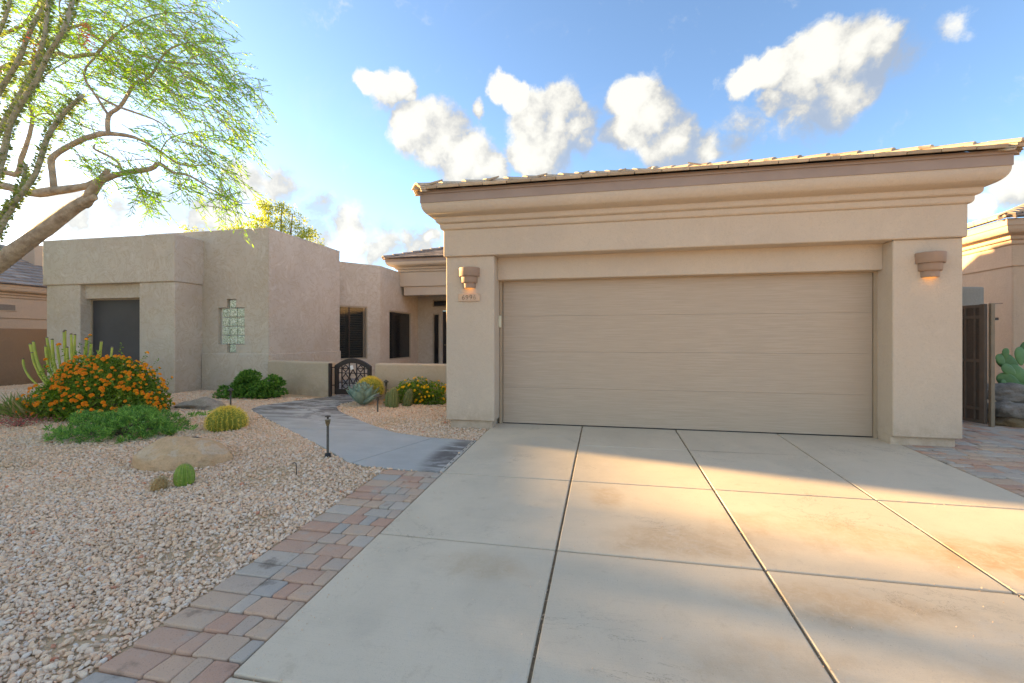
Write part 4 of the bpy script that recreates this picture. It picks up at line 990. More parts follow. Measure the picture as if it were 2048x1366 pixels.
# low green shrub
SC = (-6.62, 5.1, gz(0, 5.1)); sh = thing('low_shrub', SC, 'low spreading bright green shrub in front of the orange lantana', 'shrub')
def rosette_shrub(t, c, rad, nros, per, L, Wd, mat, seed, lift=.5, zf=1.0):
    Pc, dc = bush_pts(c, rad, nros, .5, seed=seed, lumps=16, amp=.40)
    P = np.repeat(Pc, per, 0); a = rng.random(len(P)) * 6.283; dd = np.repeat(dc * .55 + np.array([0, 0, lift]), per, 0)
    D = dd + unit(len(P)) * .85; D /= np.linalg.norm(D, axis=1)[:, None]
    P = P + unit(len(P)) * .02 + np.array([0, 0, 0])
    return bushobj(t, 'foliage', P, D, rng.uniform(*L, len(P)), rng.uniform(*Wd, len(P)), mat), Pc
_, Pc = rosette_shrub(sh, SC, (.98, .62, .45), 900, 20, (.035, .065), (.007, .012), M_LSHR, 11)
stems(sh, SC, [tuple(p) for p in Pc[:60]], .007, M_BARK2, 'stems')
# stray shoots at the ends
for (x, y, zz, dx_, n_) in ((-5.85, 5.35, .22, .38, 90), (-5.8, 5.1, .08, .36, 80), (-7.3, 4.75, .08, -.2, 60), (-7.25, 5.1, .2, -.25, 60)):
    P = []; D = []
    for i in range(n_):
        t = random.random(); P.append((x + dx_ * t, y + random.uniform(-.03, .03), gz(0, y) + zz + .05 * t + random.uniform(-.02, .02))); q = Vector((dx_ * .8, random.uniform(-.6, .6), random.uniform(-.2, .8))).normalized(); D.append(tuple(q))
    V, F = leaf_quads(np.array(P), np.array(D), rng.uniform(.04, .075, len(P)), rng.uniform(.012, .018, len(P))); npmesh('shoot', V, F, M_LSHR, sh)
# shrub by the wall
S2 = (-7.55, 8.42, 0); s2 = thing('wall_shrub', S2, 'dark glossy green shrub against the low courtyard wall', 'shrub')
for (cx, cz, rx, rz, n_, sd) in ((-7.9, .0, .42, .38, 330, 21), (-7.55, .12, .40, .48, 380, 22), (-7.1, .05, .40, .42, 330, 23), (-7.55, .36, .22, .30, 130, 24), (-6.95, .25, .22, .28, 110, 25), (-7.3, .0, .5, .25, 200, 26)):
    Pc, dc = bush_pts((cx, 8.4, cz), (rx, .36, rz), n_, .45, seed=sd, lumps=9, amp=.45); Pq = np.repeat(Pc, 12, 0)
    D = np.repeat(dc * .6 + np.array([0, 0, .6]), 12, 0) + unit(len(Pq)) * .8; D /= np.linalg.norm(D, axis=1)[:, None]
    bushobj(s2, 'foliage', Pq + unit(len(Pq)) * .015, D, rng.uniform(.04, .07, len(Pq)), rng.uniform(.018, .03, len(Pq)), M_LSHR2)
stems(s2, S2, [(-7.9, 8.4, .35), (-7.55, 8.4, .6), (-7.0, 8.4, .5), (-7.2, 8.35, .3)] * 3, .012, M_BARK2, 'stems')
# barrel cacti
def barrel(t, c, r, h, ribs, mat, spm, spines, sl, topc=True, lean=0.0, name='body', depth=.16, spn=None):
    n = ribs * 8; prof = []
    for i in range(17):
        a = -.55 + (math.pi / 2 + .55) * i / 16; prof.append((max(.001, r * math.cos(a) ** .9 if math.cos(a) > 0 else .001), h * (math.sin(a) + .52) / 1.52))
    m = MB().lathe((0, 0, 0), prof, n, rib=ribs, ribd=depth)
    mt = Matrix.Rotation(lean, 4, 'Y')
    m.v = [tuple(Vector(c) + (mt @ Vector(v))) for v in m.v]; m.build(name, mat, t, smooth=True)
    if spines:
        Ps, Ds = [], []
        for k in range(ribs):
            a = 2 * math.pi * k / ribs
            for i in range(spines):
                e = -.35 + (math.pi / 2 + .30) * (i + .5) / spines; rr = r * max(0, math.cos(e)) ** .9; zz = h * (math.sin(e) + .52) / 1.52
                nrm = Vector((math.cos(a) * math.cos(e), math.sin(a) * math.cos(e), math.sin(e)))
                for q in range(spn or 9):
                    dv = (nrm * .9 + Vector(tuple(unit(1)[0])) * .85).normalized(); Ps.append(mt @ Vector((rr * math.cos(a), rr * math.sin(a), zz)) + Vector(c)); Ds.append(mt @ dv)
        Vs, Fs = leaf_quads(np.array([tuple(p) for p in Ps]), np.array([tuple(p) for p in Ds]), rng.uniform(sl * .7, sl * 1.3, len(Ps)), np.full(len(Ps), sl * .10)); o = npmesh('spines', Vs, Fs, spm, t); o['kind'] = 'stuff'
bc = (-5.43, 5.62, gz(0, 5.62) - .02); b1 = thing('golden_barrel_cactus', bc, 'round golden barrel cactus alone in the gravel', 'cactus')
barrel(b1, bc, .255, .31, 24, M_GOLDB, M_SPINE, 12, .05, depth=.26, spn=6)
bt = MB(); 
for k in range(26): a = random.uniform(0, 6.3); q = random.uniform(0, .075); bt.lathe((bc[0] + q*math.cos(a), bc[1] + q*math.sin(a), bc[2] + .295), [(.008, 0), (.012, .02), (0, .035)], 5)
bt.build('buds', M_DRY, b1)
bc = (-3.98, 3.62, gz(0, 3.6) - .01); b2 = thing('small_barrel_cactus', bc, 'small ribbed green barrel cactus in front of the boulder', 'cactus')
barrel(b2, bc, .088, .20, 13, M_CACT, M_SPINET, 9, .016, depth=.28, spn=5)
bc = (-4.10, 3.46, gz(0, 3.4) - .01); b3 = thing('dead_cactus', bc, 'shrivelled brown dead cactus stub beside the small barrel', 'cactus')
barrel(b3, bc, .062, .12, 9, M_DRY, M_SPINET, 7, .03, lean=.35, spn=5)
bc = (-4.60, 8.25, .13); b4 = thing('golden_barrel_cactus', bc, 'golden barrel cactus behind the blue agave', 'cactus'); b4.location.z = 0
barrel(b4, bc, .25, .35, 24, M_GOLDB, M_SPINE, 13, .055, depth=.24, spn=6)
c3 = thing('columnar_cactus', (-3.85, 7.85, 0), 'cluster of three ribbed columnar cacti in front of the yellow lantana', 'cactus')
for (x, y, r, h, ln) in ((-3.97, 7.82, .075, .29, -.05), (-3.85, 7.76, .095, .37, .0), (-3.66, 7.9, .085, .335, .22)):
    barrel(c3, (x, y, -.02), r, h, 12, M_CACT2, M_SPINET, 12, .022, name='column', lean=ln, depth=.2, spn=4)
# agave
def agave(t, c, n, L, wd, mat, seed, zt=.9):
    rs = random.Random(seed)
    for i in range(n):
        f = i / (n - 1); a = i * 2.39996 + rs.uniform(-.1, .1); el = .28 + 1.15 * f ** .9 + rs.uniform(-.06, .06)
        ll = L * (1.0 - .18 * f) * rs.uniform(.92, 1.06); w0 = wd * (1.0 - .2 * f)
        o = Vector((math.cos(a), math.sin(a), 0)); s = Vector((-o.y, o.x, 0)); vs = []; K = 8
        for k in range(K + 1):
            q = k / K; e = el + .35 * q * (1 - f * .6); wx = w0 * (.55 + .85 * math.sin(min(1, q * 1.25) * math.pi * .5) ** 1.2) * (1 - max(0, (q - .5) / .5) ** 1.7) + .002
            p = Vector(c) + o * (.03 + ll * q * math.cos(e)) + Vector((0, 0, .03 + .05 * f + ll * q * math.sin(e) * zt)); up = (Vector((0, 0, 1)) * math.cos(e) - o * math.sin(e))
            th = .022 * (1 - q) + .003
            vs += [p + s * wx * .5 + up * wx * .22, p + up * -.0, p - s * wx * .5 + up * wx * .22, p - up * th]
        fs = [(4*k+a_, 4*k+b_, 4*k+4+b_, 4*k+4+a_) for k in range(K) for a_, b_ in ((0,1),(1,2),(2,3),(3,0))]
        lf = MB().add(vs, fs).build('leaf', mat, t, smooth=True)
        tp = Vector(vs[-3]); tb = Vector(vs[-7])
        MB().tube([tp, tp + (tp - tb).normalized() * .022], [.0025, .0006], 5).build('spine', M_BARK2, lf)
ag = thing('agave', (-4.52, 7.82, 0), 'pale blue green agave rosette at the bend of the walk', 'agave'); agave(ag, (-4.52, 7.82, .0), 38, .43, .20, M_AGAVE, 4, 1.0)
ag2 = thing('agave', (-4.95, 9.6, 0), 'small blue agave half hidden behind the golden barrel and gate', 'agave'); agave(ag2, (-4.95, 9.6, .22), 22, .34, .09, M_AGAVE, 9)
MB().lathe((-4.95, 9.6, 0), [(.13, 0), (.18, .22), (.17, .23), (.16, .2), (0, .2)], 18).build('pot', M_LAMP, ag2, smooth=True)
# yellow lantana
YC = (-3.55, 8.28, 0); yl = thing('yellow_lantana', YC, 'bright green lantana with yellow flowers by the garage wall', 'bush')
P, d = bush_pts(YC, (.86, .30, .66), 5200, .3, seed=31, lumps=16, amp=.6); D = d * .5 + unit(len(P)) * .8 + np.array([0, 0, .35]); D /= np.linalg.norm(D, axis=1)[:, None]
bushobj(yl, 'foliage', P, D, rng.uniform(.03, .06, len(P)), rng.uniform(.016, .028, len(P)), M_LYL); stems(yl, YC, [tuple(p) for p in P[:40]], .006, M_BARK2, 'stems')
YM = [flower_mesh('flower', M_YELLOW, .030, 12), flower_mesh('flower', M_YELLOW, .024, 10)]
Pf, df = bush_pts(YC, (.90, .33, .70), 500, .95, seed=31, lumps=16, amp=.6); k = 0
for p, q in zip(Pf, df):
    if .38 * q[0] - .92 * q[1] + .3 * q[2] < .0 or p[2] < .05: continue
    share('flower', random.choice(YM), yl, p, matrix=Vector(q).lerp(Vector((0, -.2, 1)), .4).to_track_quat('Z', 'Y').to_matrix().to_4x4()); k += 1
    if k > 70: break
# dry aloe clump with pink penstemon
AC = (-9.45, 5.85, gz(0, 5.85)); al = thing('aloe_clump', AC, 'spiky half dry aloe clump left of the orange lantana', 'aloe')
P = np.array(AC) + np.column_stack([rng.normal(0, .26, 900), rng.normal(0, .22, 900), rng.random(900) * .1]); D = unit(900); D[:, 2] = np.abs(D[:, 2]) + .35; D[:, :2] += (P[:, :2] - np.array(AC)[:2]) * 2.2; D /= np.linalg.norm(D, axis=1)[:, None]
V, F = leaf_quads(P, D, rng.uniform(.16, .42, 900), rng.uniform(.016, .03, 900)); npmesh('leaves', V, F, M_LDRY, al)
PC = (-8.75, 5.15, gz(0, 5.15)); pk = thing('pink_flowers', PC, 'trailing pink flowered stems on the gravel at the left edge', 'flower')
n_ = 420; P = np.array((-8.85, 5.2, gz(0, 5.2) + .03)) + np.column_stack([rng.normal(0, .3, n_), rng.normal(0, .22, n_), np.abs(rng.normal(.02, .05, n_))]); D = unit(n_)
V, F = leaf_quads(P, D, rng.uniform(.02, .045, n_), rng.uniform(.012, .02, n_)); npmesh('petals', V, F, M_PINK, pk)
m = MB()
for i in range(26):
    a = random.uniform(0, 6.3); q = Vector((-8.85 + .45 * math.cos(a) * random.random(), 5.2 + .3 * math.sin(a), PC[2] + random.uniform(.03, .1))); m.tube([(-8.75, 5.2, PC[2] - .02), ((-8.75 + q.x) / 2, (5.2 + q.y) / 2, PC[2] + .09), q], [.003, .003, .0015], 5)
m.build('stems', M_BARK2, pk)
# prickly pear
PB = (6.45, 8.45, .25); pp = thing('prickly_pear', PB, 'green prickly pear cactus above the rock pile', 'cactus')
bm = bmesh.new(); bmesh.ops.create_uvsphere(bm, u_segments=16, v_segments=10, radius=1.0)
for v in bm.verts: v.co = Vector((v.co.x * .62 * (1 + .22 * v.co.z), v.co.y * .11, v.co.z + 1.0)) * .5
pm = bpy.data.meshes.new('pad'); bm.to_mesh(pm); bm.free(); pm.materials.append(M_PEAR); pm.polygons.foreach_set('use_smooth', [True] * len(pm.polygons))
def pad(p, tilt, yaw, s):
    mt = Matrix.Rotation(yaw, 4, 'Z') @ Matrix.Rotation(tilt, 4, 'Y') @ Matrix.Diagonal((s, s, s, 1))
    share('pad', pm, pp, p, matrix=mt); return Vector(p) + (mt @ Vector((0, 0, .96)))
for (x, z, L_, tilt, dy, yw_) in ((6.10, .93, .21, -.55, .0, .2), (6.175, 1.04, .16, .1, .0, .0), (6.23, .88, .36, -.75, .02, -.1), (6.16, .78, .25, -1.0, -.05, .2), (6.34, .70, .40, -.95, .03, .1), (6.16, .60, .33, -.9, -.1, -.2), (6.06, .56, .15, -.2, -.12, .2),
     (6.115, .45, .37, -1.45, -.15, .1), (6.27, .49, .31, -1.2, -.12, -.1), (6.40, .99, .30, -.2, .06, .3), (6.42, .60, .36, .2, .05, .0), (6.45, .34, .36, -.1, .05, .2), (6.60, .80, .36, .5, .1, .1), (6.62, .50, .36, .9, .02, .0), (6.52, 1.10, .28, .3, .1, -.2), (6.36, .40, .3, -.7, .1, .4), (6.75, 1.02, .28, .3, .12, .1)):
    dv = Vector((math.sin(tilt), 0, math.cos(tilt)))
    pad(Vector((x, 8.5 + dy, z)) - dv * L_ * .5, tilt, yw_, L_)
# ---- trees
BR = [
 [(-9.05,3.65,-.15,.2),(-8.44,3.72,.77,.16),(-7.67,3.83,1.6,.145),(-6.84,3.9,2.15,.135),(-6.21,3.93,2.51,.115),(-5.82,3.96,2.75,.1),(-5.7,3.98,2.81,.095),(-5.56,3.96,2.93,.075),(-5.43,3.99,3.11,.045),(-5.41,3.99,3.15,.03)],
 [(-5.82,3.96,2.75,.05),(-5.55,3.94,2.82,.055),(-5.51,3.94,2.83,.05)],
 [(-9.05,3.65,-.1,.17),(-8.92,3.78,1.13,.13),(-8.44,3.88,2.47,.1),(-7.64,3.94,3.14,.08),(-6.84,3.9,3.04,.07),(-6.38,3.89,2.92,.07),(-6.07,3.9,2.92,.075),(-5.68,3.93,2.95,.06),(-5.49,3.97,3.02,.055),(-5.22,3.98,3.08,.045),(-4.85,4.0,3.11,.04),(-4.75,4.02,3.17,.035),(-4.56,4.01,3.06,.02),(-4.33,4.01,3.0,.016),(-4.08,4.01,2.85,.012),(-3.78,4.02,2.7,.008),(-3.59,4.01,2.66,.004)],
 [(-6.05,3.91,2.93,.05),(-6.13,3.94,3.15,.05),(-6.14,3.94,3.3,.05),(-6.06,3.96,3.38,.045),(-5.85,4.0,3.5,.045),(-5.66,4.04,3.57,.045),(-5.51,4.07,3.59,.04),(-5.11,4.05,3.5,.025),(-4.79,4.07,3.33,.018),(-4.53,4.07,3.16,.013),(-4.12,4.05,3.12,.008)],
 [(-5.51,4.07,3.59,.035),(-5.51,4.07,3.79,.035),(-5.38,4.1,3.9,.03),(-5.28,4.12,4.06,.028),(-5.2,4.13,4.17,.025),(-5.05,4.17,4.24,.022),(-4.87,4.2,4.51,.016),(-4.63,4.25,4.62,.01),(-4.24,4.23,4.57,.006)],
 [(-5.51,4.07,3.8,.022),(-5.69,4.09,4.02,.02),(-5.89,4.09,4.32,.018),(-5.74,4.13,4.56,.014),(-5.49,4.18,4.83,.01),(-5.4,4.2,5.06,.006)],
 [(-5.7,4.08,4.05,.016),(-5.41,4.09,3.9,.02),(-5.06,4.06,3.76,.016),(-4.79,4.07,3.64,.012),(-4.48,4.08,3.4,.008),(-4.07,4.06,3.28,.005)],
 [(-7.78,4.01,3.3,.06),(-7.11,4.05,3.27,.05),(-6.91,4.09,3.24,.05),(-6.86,4.1,3.42,.04),(-6.78,4.11,3.62,.035),(-6.73,4.13,3.92,.028),(-6.77,4.12,4.16,.02),(-6.58,4.16,4.43,.014),(-6.17,4.14,4.55,.008)],
 [(-6.73,4.13,3.92,.015),(-6.55,4.11,3.94,.013),(-6.28,4.12,3.89,.012),(-5.88,4.1,3.71,.01),(-5.57,4.11,3.62,.006)],
 [(-8.5,3.88,2.3,.09),(-8.29,4.01,2.74,.08),(-8.0,4.17,4.04,.07),(-7.5,4.27,4.67,.05),(-7.01,4.27,4.7,.04),(-6.55,4.26,4.75,.035),(-6.4,4.3,4.71,.035),(-5.99,4.28,4.68,.032),(-5.68,4.24,4.52,.026),(-5.47,4.28,4.38,.02),(-4.98,4.28,4.14,.013),(-4.3,4.22,3.83,.008),(-3.84,4.21,3.65,.004)],
 [(-6.7,4.29,4.83,.03),(-6.52,4.32,5.06,.028),(-6.19,4.34,5.11,.02),(-6.02,4.27,4.9,.02),(-5.64,4.25,4.74,.018),(-5.26,4.22,4.54,.013),(-4.83,4.21,4.4,.01),(-4.3,4.22,4.31,.006),(-3.78,4.22,4.14,.003)],
 [(-8.0,4.17,4.04,.05),(-8.01,4.27,4.99,.04),(-7.38,4.4,5.28,.03),(-7.13,4.45,5.63,.025),(-6.88,4.5,6.02,.015)],
 [(-6.52,4.32,5.06,.016),(-6.53,4.27,5.37,.012),(-6.34,4.31,5.71,.008)],
 [(-4.74,4.03,3.16,.012),(-4.73,4.03,3.32,.01),(-4.61,4.05,3.46,.008),(-4.27,4.07,3.5,.006),(-3.86,4.1,3.48,.003)],
 [(-5.24,3.97,3.17,.02),(-5.22,3.98,3.15,.022),(-5.27,3.97,3.23,.02),(-5.47,3.98,3.33,.018),(-5.56,3.96,3.38,.015),(-5.54,3.96,3.43,.008)],
 [(-4.75,4.02,3.17,.012),(-4.9,3.99,3.22,.008),(-5.17,3.99,3.22,.006),(-5.55,3.96,3.2,.003)],
 [(-5.99,4.28,4.68,.016),(-5.59,4.26,4.9,.013),(-5.09,4.26,5.01,.01),(-4.6,4.26,4.96,.006),(-4.24,4.23,4.81,.003)],
 [(-8.44,3.88,2.47,.08),(-9.0,4.3,3.1,.06),(-9.6,4.6,3.7,.04),(-10.3,4.7,4.1,.02)],[(-8.7,3.8,1.9,.07),(-9.3,3.3,2.6,.05),(-10.1,3.2,3.2,.03)]]
BL = [(-6.88,4.2,5.04,.55),(-6.17,4.24,5.03,.48),(-5.53,4.27,5.02,.53),(-5.03,4.27,4.72,.46),(-4.49,4.28,4.76,.31),(-4.19,4.24,4.31,.36),(-4.77,4.22,4.08,.34),(-4.2,4.19,3.84,.33),(-3.81,4.12,3.44,.19),(-3.84,4.21,3.92,.19),(-4.27,4.07,3.41,.3),(-5.05,4.17,4.25,.34),(-5.49,4.18,4.43,.29),(-6.23,4.13,4.31,.29),(-7.0,4.17,4.31,.37),(-6.4,4.09,3.99,.21),(-6.0,4.07,3.71,.2),(-4.66,4.04,3.32,.22),(-3.98,4.03,3.1,.21),(-5.01,3.97,3.1,.14),(-5.6,3.95,3.2,.12),(-4.33,4.01,2.93,.12),(-3.88,4.0,2.74,.13),(-7.87,4.2,5.18,.76),(-8.64,4.14,4.86,.84),(-9.37,4.09,4.0,.85),(-8.39,4.19,4.08,.58),(-10.18,4.03,3.25,.8),(-9.69,4.23,3.01,.68),(-6.23,4.23,5.69,.72),(-5.03,4.27,5.47,.64),(-7.37,4.2,5.85,.75),(-4.85,3.95,2.84,.1),(-5.91,4.5,4.55,.37),(-5.14,4.55,4.73,.43)]
tree = thing('mesquite_tree', (-9.05, 3.65, gz(0, 3.65)), 'feathery mesquite tree leaning in from the left with bare crooked limbs', 'tree')
def smooth_path(pts):
    out = []
    for i in range(len(pts) - 1):
        p0, p1, p2, p3 = (np.array(pts[max(0, i-1)]), np.array(pts[i]), np.array(pts[i+1]), np.array(pts[min(len(pts)-1, i+2)]))
        K = 3
        for k in range(K):
            t = k / K; out.append(.5 * ((2*p1) + (-p0+p2)*t + (2*p0-5*p1+4*p2-p3)*t*t + (-p0+3*p1-3*p2+p3)*t**3))
    out.append(np.array(pts[-1])); return out
for i, b in enumerate(BR):
    q = smooth_path(b); MB().tube([p[:3] for p in q], [max(.002, p[3] * .64) for p in q], 12, wob=.10).build('trunk' if i in (0, 2) else 'branch', M_BARK, tree, smooth=True)
SPR = []        # sprays: start, direction, length
allb = np.array([p for b in BR for p in b])
for (x, y, z, r) in BL:
    n_ = int(21 + 260 * r ** 2.2)
    for k in range(n_):
        o = unit(1)[0] * r * rng.random() ** .4 * np.array([1, 1.8, 1])
        p = np.array([x, y, z]) + o
        dv = np.array([.75, rng.normal(0, .5), -.25]) * .9 + unit(1)[0] * .55 + np.array([0, 0, .2 * (z - 4.2)]); dv /= np.linalg.norm(dv)
        SPR.append((p - dv * .2, dv, rng.uniform(.28, .55)))
tw = MB(); LP, LD, LL, LW = [], [], [], []
for (p, dv, ln) in SPR:
    s = np.cross(dv, [0, 0, 1]); s /= np.linalg.norm(s) + 1e-6; pts = []
    for k in range(5):
        t = k / 4; pts.append(p + dv * ln * t + np.array([0, 0, -.12 * t * t * ln / .4]))
    tw.tube(pts, [.0042, .0036, .003, .0024, .0012], 3, cap=False)
    npn = int(ln * 40)
    for k in range(npn):
        t = .12 + .88 * k / npn; q = p + dv * ln * t + np.array([0, 0, -.12 * t * t * ln / .4]); sg_ = 1 if k % 2 else -1
        ld = dv * .65 + s * sg_ * .7 + np.array([0, 0, -.25]) + unit(1)[0] * .3; ld /= np.linalg.norm(ld)
        LP.append(q); LD.append(ld); LL.append(rng.uniform(.05, .095)); LW.append(rng.uniform(.009, .0145))
two = tw.build('twigs', M_BARK, tree); two['kind'] = 'stuff'
V, F = leaf_quads(np.array(LP), np.array(LD), LL, LW); npmesh('crown', V, F, M_LTREE, tree)
# ocotillo
OC = [[(-6.61,3.33,-.2),(-6.27,3.3,1.45),(-5.66,3.22,2.29),(-5.46,3.21,2.53),(-5.32,3.19,2.7),(-5.3,3.2,2.9)],
 [(-6.61,3.33,-.2),(-6.15,3.28,1.65),(-5.66,3.22,2.4),(-5.35,3.19,2.6),(-5.14,3.18,2.8),(-4.97,3.16,3.1),(-4.77,3.15,3.29),(-4.55,3.15,3.43)],
 [(-6.61,3.33,-.2),(-6.22,3.31,1.85),(-5.89,3.28,2.62),(-5.7,3.27,3.04),(-5.56,3.24,3.31),(-5.36,3.23,3.54),(-5.2,3.22,3.68),(-5.01,3.2,3.9),(-4.83,3.19,4.08),(-4.76,3.21,4.33),(-4.73,3.21,4.62)],
 [(-6.61,3.33,-.2),(-6.65,3.43,2.19),(-6.44,3.47,3.34),(-6.19,3.52,3.84),(-5.94,3.52,4.12),(-5.75,3.51,4.42),(-5.6,3.54,4.7),(-5.5,3.56,4.98)],
 [(-6.61,3.33,-.2),(-6.31,3.29,2.15),(-5.95,3.32,3.13),(-5.6,3.34,3.65),(-5.5,3.36,3.84),(-5.32,3.34,4.1),(-5.22,3.32,4.41),(-5.2,3.32,4.79)],
 [(-6.61,3.33,-.2),(-7.0,3.46,2.21),(-6.84,3.49,3.54),(-6.53,3.56,4.24),(-6.32,3.6,4.56),(-6.21,3.62,4.88)]]
oc = thing('ocotillo', (-6.61, 3.33, gz(0, 3.33)), 'tall ocotillo wands lined with small leaves in front of the tree', 'ocotillo')
OP, OD = [], []
for b in OC:
    q = smooth_path([p + (0,) for p in b]); n_ = len(q); rad = np.linspace(.030, .017, n_)
    MB().tube([p[:3] for p in q], rad, 8, wob=.12).build('wand', M_OCO, oc, smooth=True)
    for i in range(n_ - 1):
        a, c = q[i][:3], q[i+1][:3]; seg = np.linalg.norm(c - a)
        for k in range(int(seg * 420)):
            p = a + (c - a) * rng.random(); dr = (c - a) / seg; o = np.cross(dr, unit(1)[0]); o /= np.linalg.norm(o)
            dd = o + dr * .3 + unit(1)[0] * .25; OP.append(p + o * rad[i] * .9); OD.append(dd / np.linalg.norm(dd))
V, F = leaf_quads(np.array(OP), np.array(OD), rng.uniform(.025, .05, len(OP)), rng.uniform(.014, .024, len(OP))); npmesh('leaves', V, F, M_LOC, oc)
for (x, y, z, sx) in ((-5.38, 3.33, 4.08, .05), (-4.6, 3.2, 4.02, .05)):
    n_ = 130; P = np.array([x, y, z]) + rng.normal(0, 1, (n_, 3)) * np.array([.03, .03, .075]); V, F = leaf_quads(P, unit(n_), rng.uniform(.015, .03, n_), rng.uniform(.007, .012, n_)); npmesh('flower_spike', V, F, M_RED, oc)['kind'] = 'stuff'
# tree behind the house
bt_ = thing('olive_tree', (-17.2, 21.5, 0), 'sunlit olive green tree showing above the wing parapet', 'tree')
MB().tube([(-17.2, 21.5, -.1), (-17.1, 21.5, 2.2), (-17.3, 21.4, 4.0), (-17.0, 21.5, 6.0)], [.26, .2, .15, .06], 10, wob=.06).build('trunk', M_BARK2, bt_, smooth=True)
for (x, y, z) in ((-19.4, 21.2, 6.6), (-15.2, 21.3, 6.2), (-18.3, 22.2, 7.6), (-16.2, 21.0, 7.9), (-17.2, 21.4, 8.4), (-22.2, 21.4, 7.2)):
    MB().tube([(-17.25, 21.45, 3.4), ((-17.25 + x) / 2, 21.4, (3.6 + z) / 2 + .3), (x, y, z)], [.11, .07, .02], 7).build('branch', M_BARK2, bt_, smooth=True)
P_, D_ = [], []
for (x, y, z, r, n_) in ((-19.2, 21.2, 6.9, .8, 900), (-18.4, 21.8, 7.3, .9, 1100), (-17.3, 21.4, 7.9, .85, 1200), (-16.6, 21.2, 7.6, .9, 1100), (-15.6, 21.3, 7.0, .9, 1100), (-14.7, 21.3, 6.2, .75, 800), (-17.5, 21.5, 6.3, 1.5, 1600), (-15.5, 21.5, 5.6, 1.2, 1100), (-19.8, 21.4, 6.0, 1.2, 800), (-22.5, 21.4, 7.3, .42, 240), (-22.0, 21.4, 7.0, .45, 200), (-16.2, 21.2, 8.2, .45, 350), (-17.6, 21.2, 8.5, .4, 300)):
    nc = max(5, n_ // 45); cc = np.array([x, y, z]) + unit(nc) * (r * rng.random((nc, 1)) ** .4); Pq = np.repeat(cc, 45, 0) + rng.normal(0, .13, (nc * 45, 3)); P_.append(Pq); D_.append(unit(len(Pq)))
P_ = np.concatenate(P_); D_ = np.concatenate(D_); V, F = leaf_quads(P_, D_, rng.uniform(.08, .16, len(P_)), rng.uniform(.04, .07, len(P_))); V[:, 0] -= .7; npmesh('crown', V, F, M_LBACK, bt_)

# ================================================================ NEIGHBOURS
nr = thing('neighbour_house', (10, 13, 0), 'pinkish stucco house with sunlit cornice at the right edge', 'house')
MB().box(7.9, 13.0, 10.72, 19.0, -.05, 2.72).build('wall', M_NB, nr, bevel=.03)
MB().box(7.87, 13.05, 10.69, 19.05, 2.70, 3.14).build('frieze', M_NB, nr, bevel=.02)
NP = [(7.87, 19, -1, 0), (7.87, 10.69, -1, -1), (13.05, 10.69, 1, -1)]
o = ribbon(cornice_profile(.29, 1.15), NP).build('cornice', M_NB, nr, smooth=True); o.modifiers.new('es', 'EDGE_SPLIT').split_angle = R(50)
ribbon([(.24, 3.45), (.30, 3.45), (.30, 3.58), (.24, 3.58)], NP).build('fascia', M_NB, nr)
rn = MB().box(7.7, 13, 10.5, 19, 3.56, 3.59).build('roof', M_TILEG, nr)
tile_roof(rn, (7.52, 19.0, 3.6), (0, -1, 0), (1, 0), 19.0 - 10.34, 2.8, .36, M_TILE, False, True, rmax=6)
deck(rn, (7.52, 19.0, 3.6), (0, -1, 0), (1, 0), 19.0 - 10.34, 2.8, .36, M_TILE, False, True)
tile_roof(rn, (7.52, 10.34, 3.6), (1, 0, 0), (0, 1), 5.6, 2.8, .36, M_TILEG, True, True, rmax=6)
deck(rn, (7.52, 10.34, 3.6), (1, 0, 0), (0, 1), 5.6, 2.8, .36, M_TILEG, True, True)
hip_caps(rn, (7.52, 10.34, 3.61), (1, 1, .36), 3.6, M_TILEG)
nl = thing('neighbour_house', (-23.5, 6, 0), 'stucco house with grey tiled roof at the left edge', 'house')
MB().box(-28, -19.0, 4.0, 24, -.4, 2.6).build('wall', M_NB, nl)
MB().box(-28.2, -18.96, 3.95, 24.05, 1.93, 2.62).build('frieze', M_NB, nl, bevel=.02)
LP_ = [(-28.2, 3.95, -1, -1), (-18.96, 3.95, 1, -1), (-18.96, 24.05, 1, 1)]
o = ribbon(cornice_profile(-.245, 1.3), LP_).build('cornice', M_NB, nl, smooth=True); o.modifiers.new('es', 'EDGE_SPLIT').split_angle = R(50)
ribbon([(.25, 2.92), (.34, 2.92), (.34, 3.0), (.25, 3.0)], LP_).build('fascia', M_NB, nl)
rl = MB().box(-28.3, -18.7, 3.8, 24.2, 2.98, 3.0).build('roof', M_TILEG, nl)
tile_roof(rl, (-18.55, 8.0, 3.02), (0, 1, 0), (-1, 0), 9.0, 4.9, .40, M_TILEG, False, False, tw=.42, ex=.37)
deck(rl, (-18.55, 3.7, 3.02), (0, 1, 0), (-1, 0), 20.6, 4.95, .40, M_TILEG, False, True)
deck(rl, (-28.5, 24.3, 3.02), (0, -1, 0), (1, 0), 20.6, 4.95, .40, M_TILEG, True, False)
MB().add([(-28.5, 3.72, 3.02), (-18.55, 3.72, 3.02), (-23.5, 3.72, 4.98)], [(0, 1, 2)]).build('gable', M_NB, nl)
MB().box(-22.6, -21.0, 12.95, 14.6, 3.4, 4.82).build('chimney', M_NB, nl, bevel=.03)
vt = MB().box(-19.02, -18.93, 10.0, 11.22, 2.16, 2.40).build('vent', M_NB, nl, bevel=.008)
MB().box(-18.99, -18.925, 10.06, 11.16, 2.19, 2.37).build('louvre', simple('vent_grey', (.25, .2, .16), (.2, .16, .13), 20, .7), vt)
yw = MB().box(-16.2, -16.0, 6.5, 16.5, -.1, 1.555).build('yard_wall', M_NBD, None, bevel=.02, origin=(-16.1, 11.5, 0)); tag(yw, 'brown stucco boundary wall at the left edge below the neighbour', 'wall')

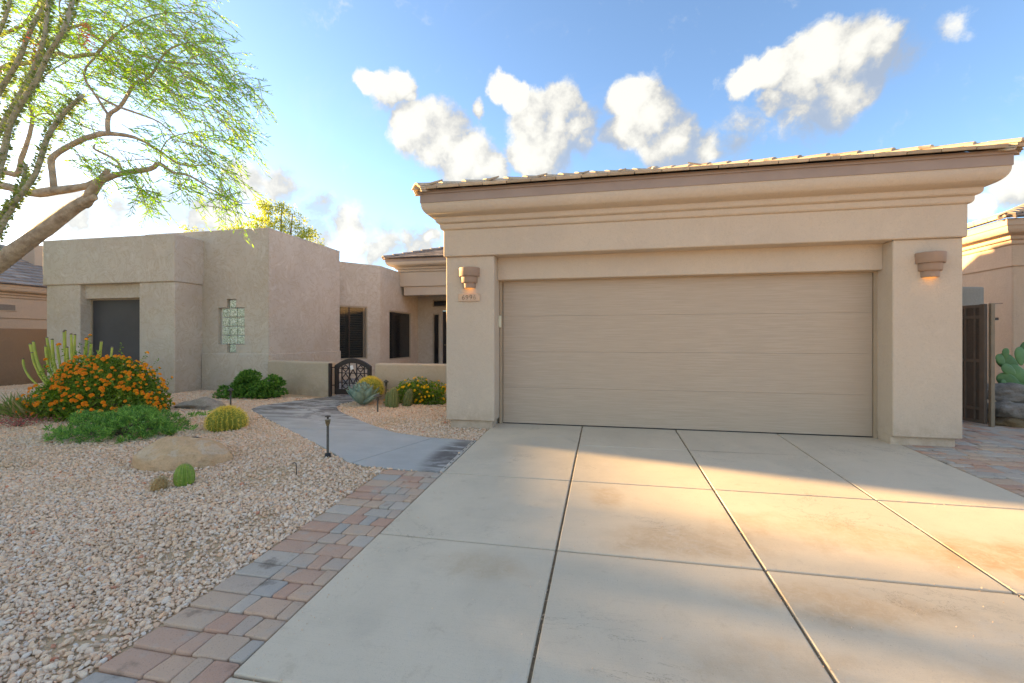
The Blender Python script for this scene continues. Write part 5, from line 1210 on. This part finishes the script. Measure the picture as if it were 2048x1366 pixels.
# second mesquite, added out of view to dapple shade over the driveway
ot = thing('mesquite_tree', (-14.6, 6.4, 0), 'added unseen mesquite beyond the left edge, dappling the driveway with shade', 'tree')
MB().tube([(-14.6, 6.4, -.1), (-14.5, 6.4, 1.2), (-14.7, 6.3, 2.4), (-14.5, 6.4, 3.4)], [.12, .1, .08, .04], 9, wob=.06).build('trunk', M_BARK, ot, smooth=True)
for (x, y, z) in ((-14.0, 5.4, 3.3), (-14.3, 7.4, 3.2), (-15.3, 6.0, 3.6), (-14.5, 6.6, 4.1), (-14.2, 4.9, 2.7)):
    MB().tube([(-14.6, 6.35, 1.9), ((-14.6 + x) / 2, (6.35 + y) / 2, (2.1 + z) / 2 + .2), (x, y, z)], [.06, .04, .012], 7).build('branch', M_BARK, ot, smooth=True)
nc = 520; cc = np.array([-14.6, 6.1, 3.25]) + unit(nc) * (rng.random((nc, 1)) ** .35) * np.array([1.0, 1.45, 1.0])
Pq = np.repeat(cc, 26, 0) + rng.normal(0, .10, (nc * 26, 3)); V, F = leaf_quads(Pq, unit(len(Pq)), rng.uniform(.06, .10, len(Pq)), rng.uniform(.012, .02, len(Pq))); npmesh('crown', V, F, M_LTREE, ot)

# grit and leaf litter lying along the joints of the driveway
Pg = []
for i in range(1500):
    if random.random() < .6:
        if random.random() < .6: x = random.choice(JX[1:4]) + random.gauss(0, .010); y = random.uniform(1.2, 6.55)
        else: y = random.choice(JY[1:4]) + random.gauss(0, .010); x = random.uniform(-1.6, 3.5)
    elif random.random() < .5: x = -1.6 + abs(random.gauss(0, .12)); y = random.uniform(1.2, 6.3)
    else: x = random.uniform(-1.6, 3.5); y = random.uniform(1.2, 6.5)
    injoint = min(abs(x - j) for j in JX[1:4]) < .007 or min(abs(y - j) for j in JY[1:4]) < .007
    Pg.append((x, y, gz(x, y) + (-.012 if injoint else .002)))
me = bpy.data.meshes.new('debris'); me.from_pydata(Pg, [], []); n = len(Pg)
for nm, ty, dat in (('scl', 'FLOAT', rng.uniform(.0015, .0045, n).astype(np.float32)), ('idx', 'INT', rng.integers(0, 8, n).astype(np.int32))):
    at = me.attributes.new(nm, ty, 'POINT'); at.data.foreach_set('value', dat)
at = me.attributes.new('rot', 'FLOAT_VECTOR', 'POINT'); at.data.foreach_set('vector', (rng.random((n, 3)) * 6.28).astype(np.float32).ravel())
deb = bpy.data.objects.new('debris', me); COL.objects.link(deb); deb['kind'] = 'stuff'; deb['label'] = 'fine grit lying along the joints of the driveway'; deb['category'] = 'grit'
instancer(deb, stones, 'scatter_grit')
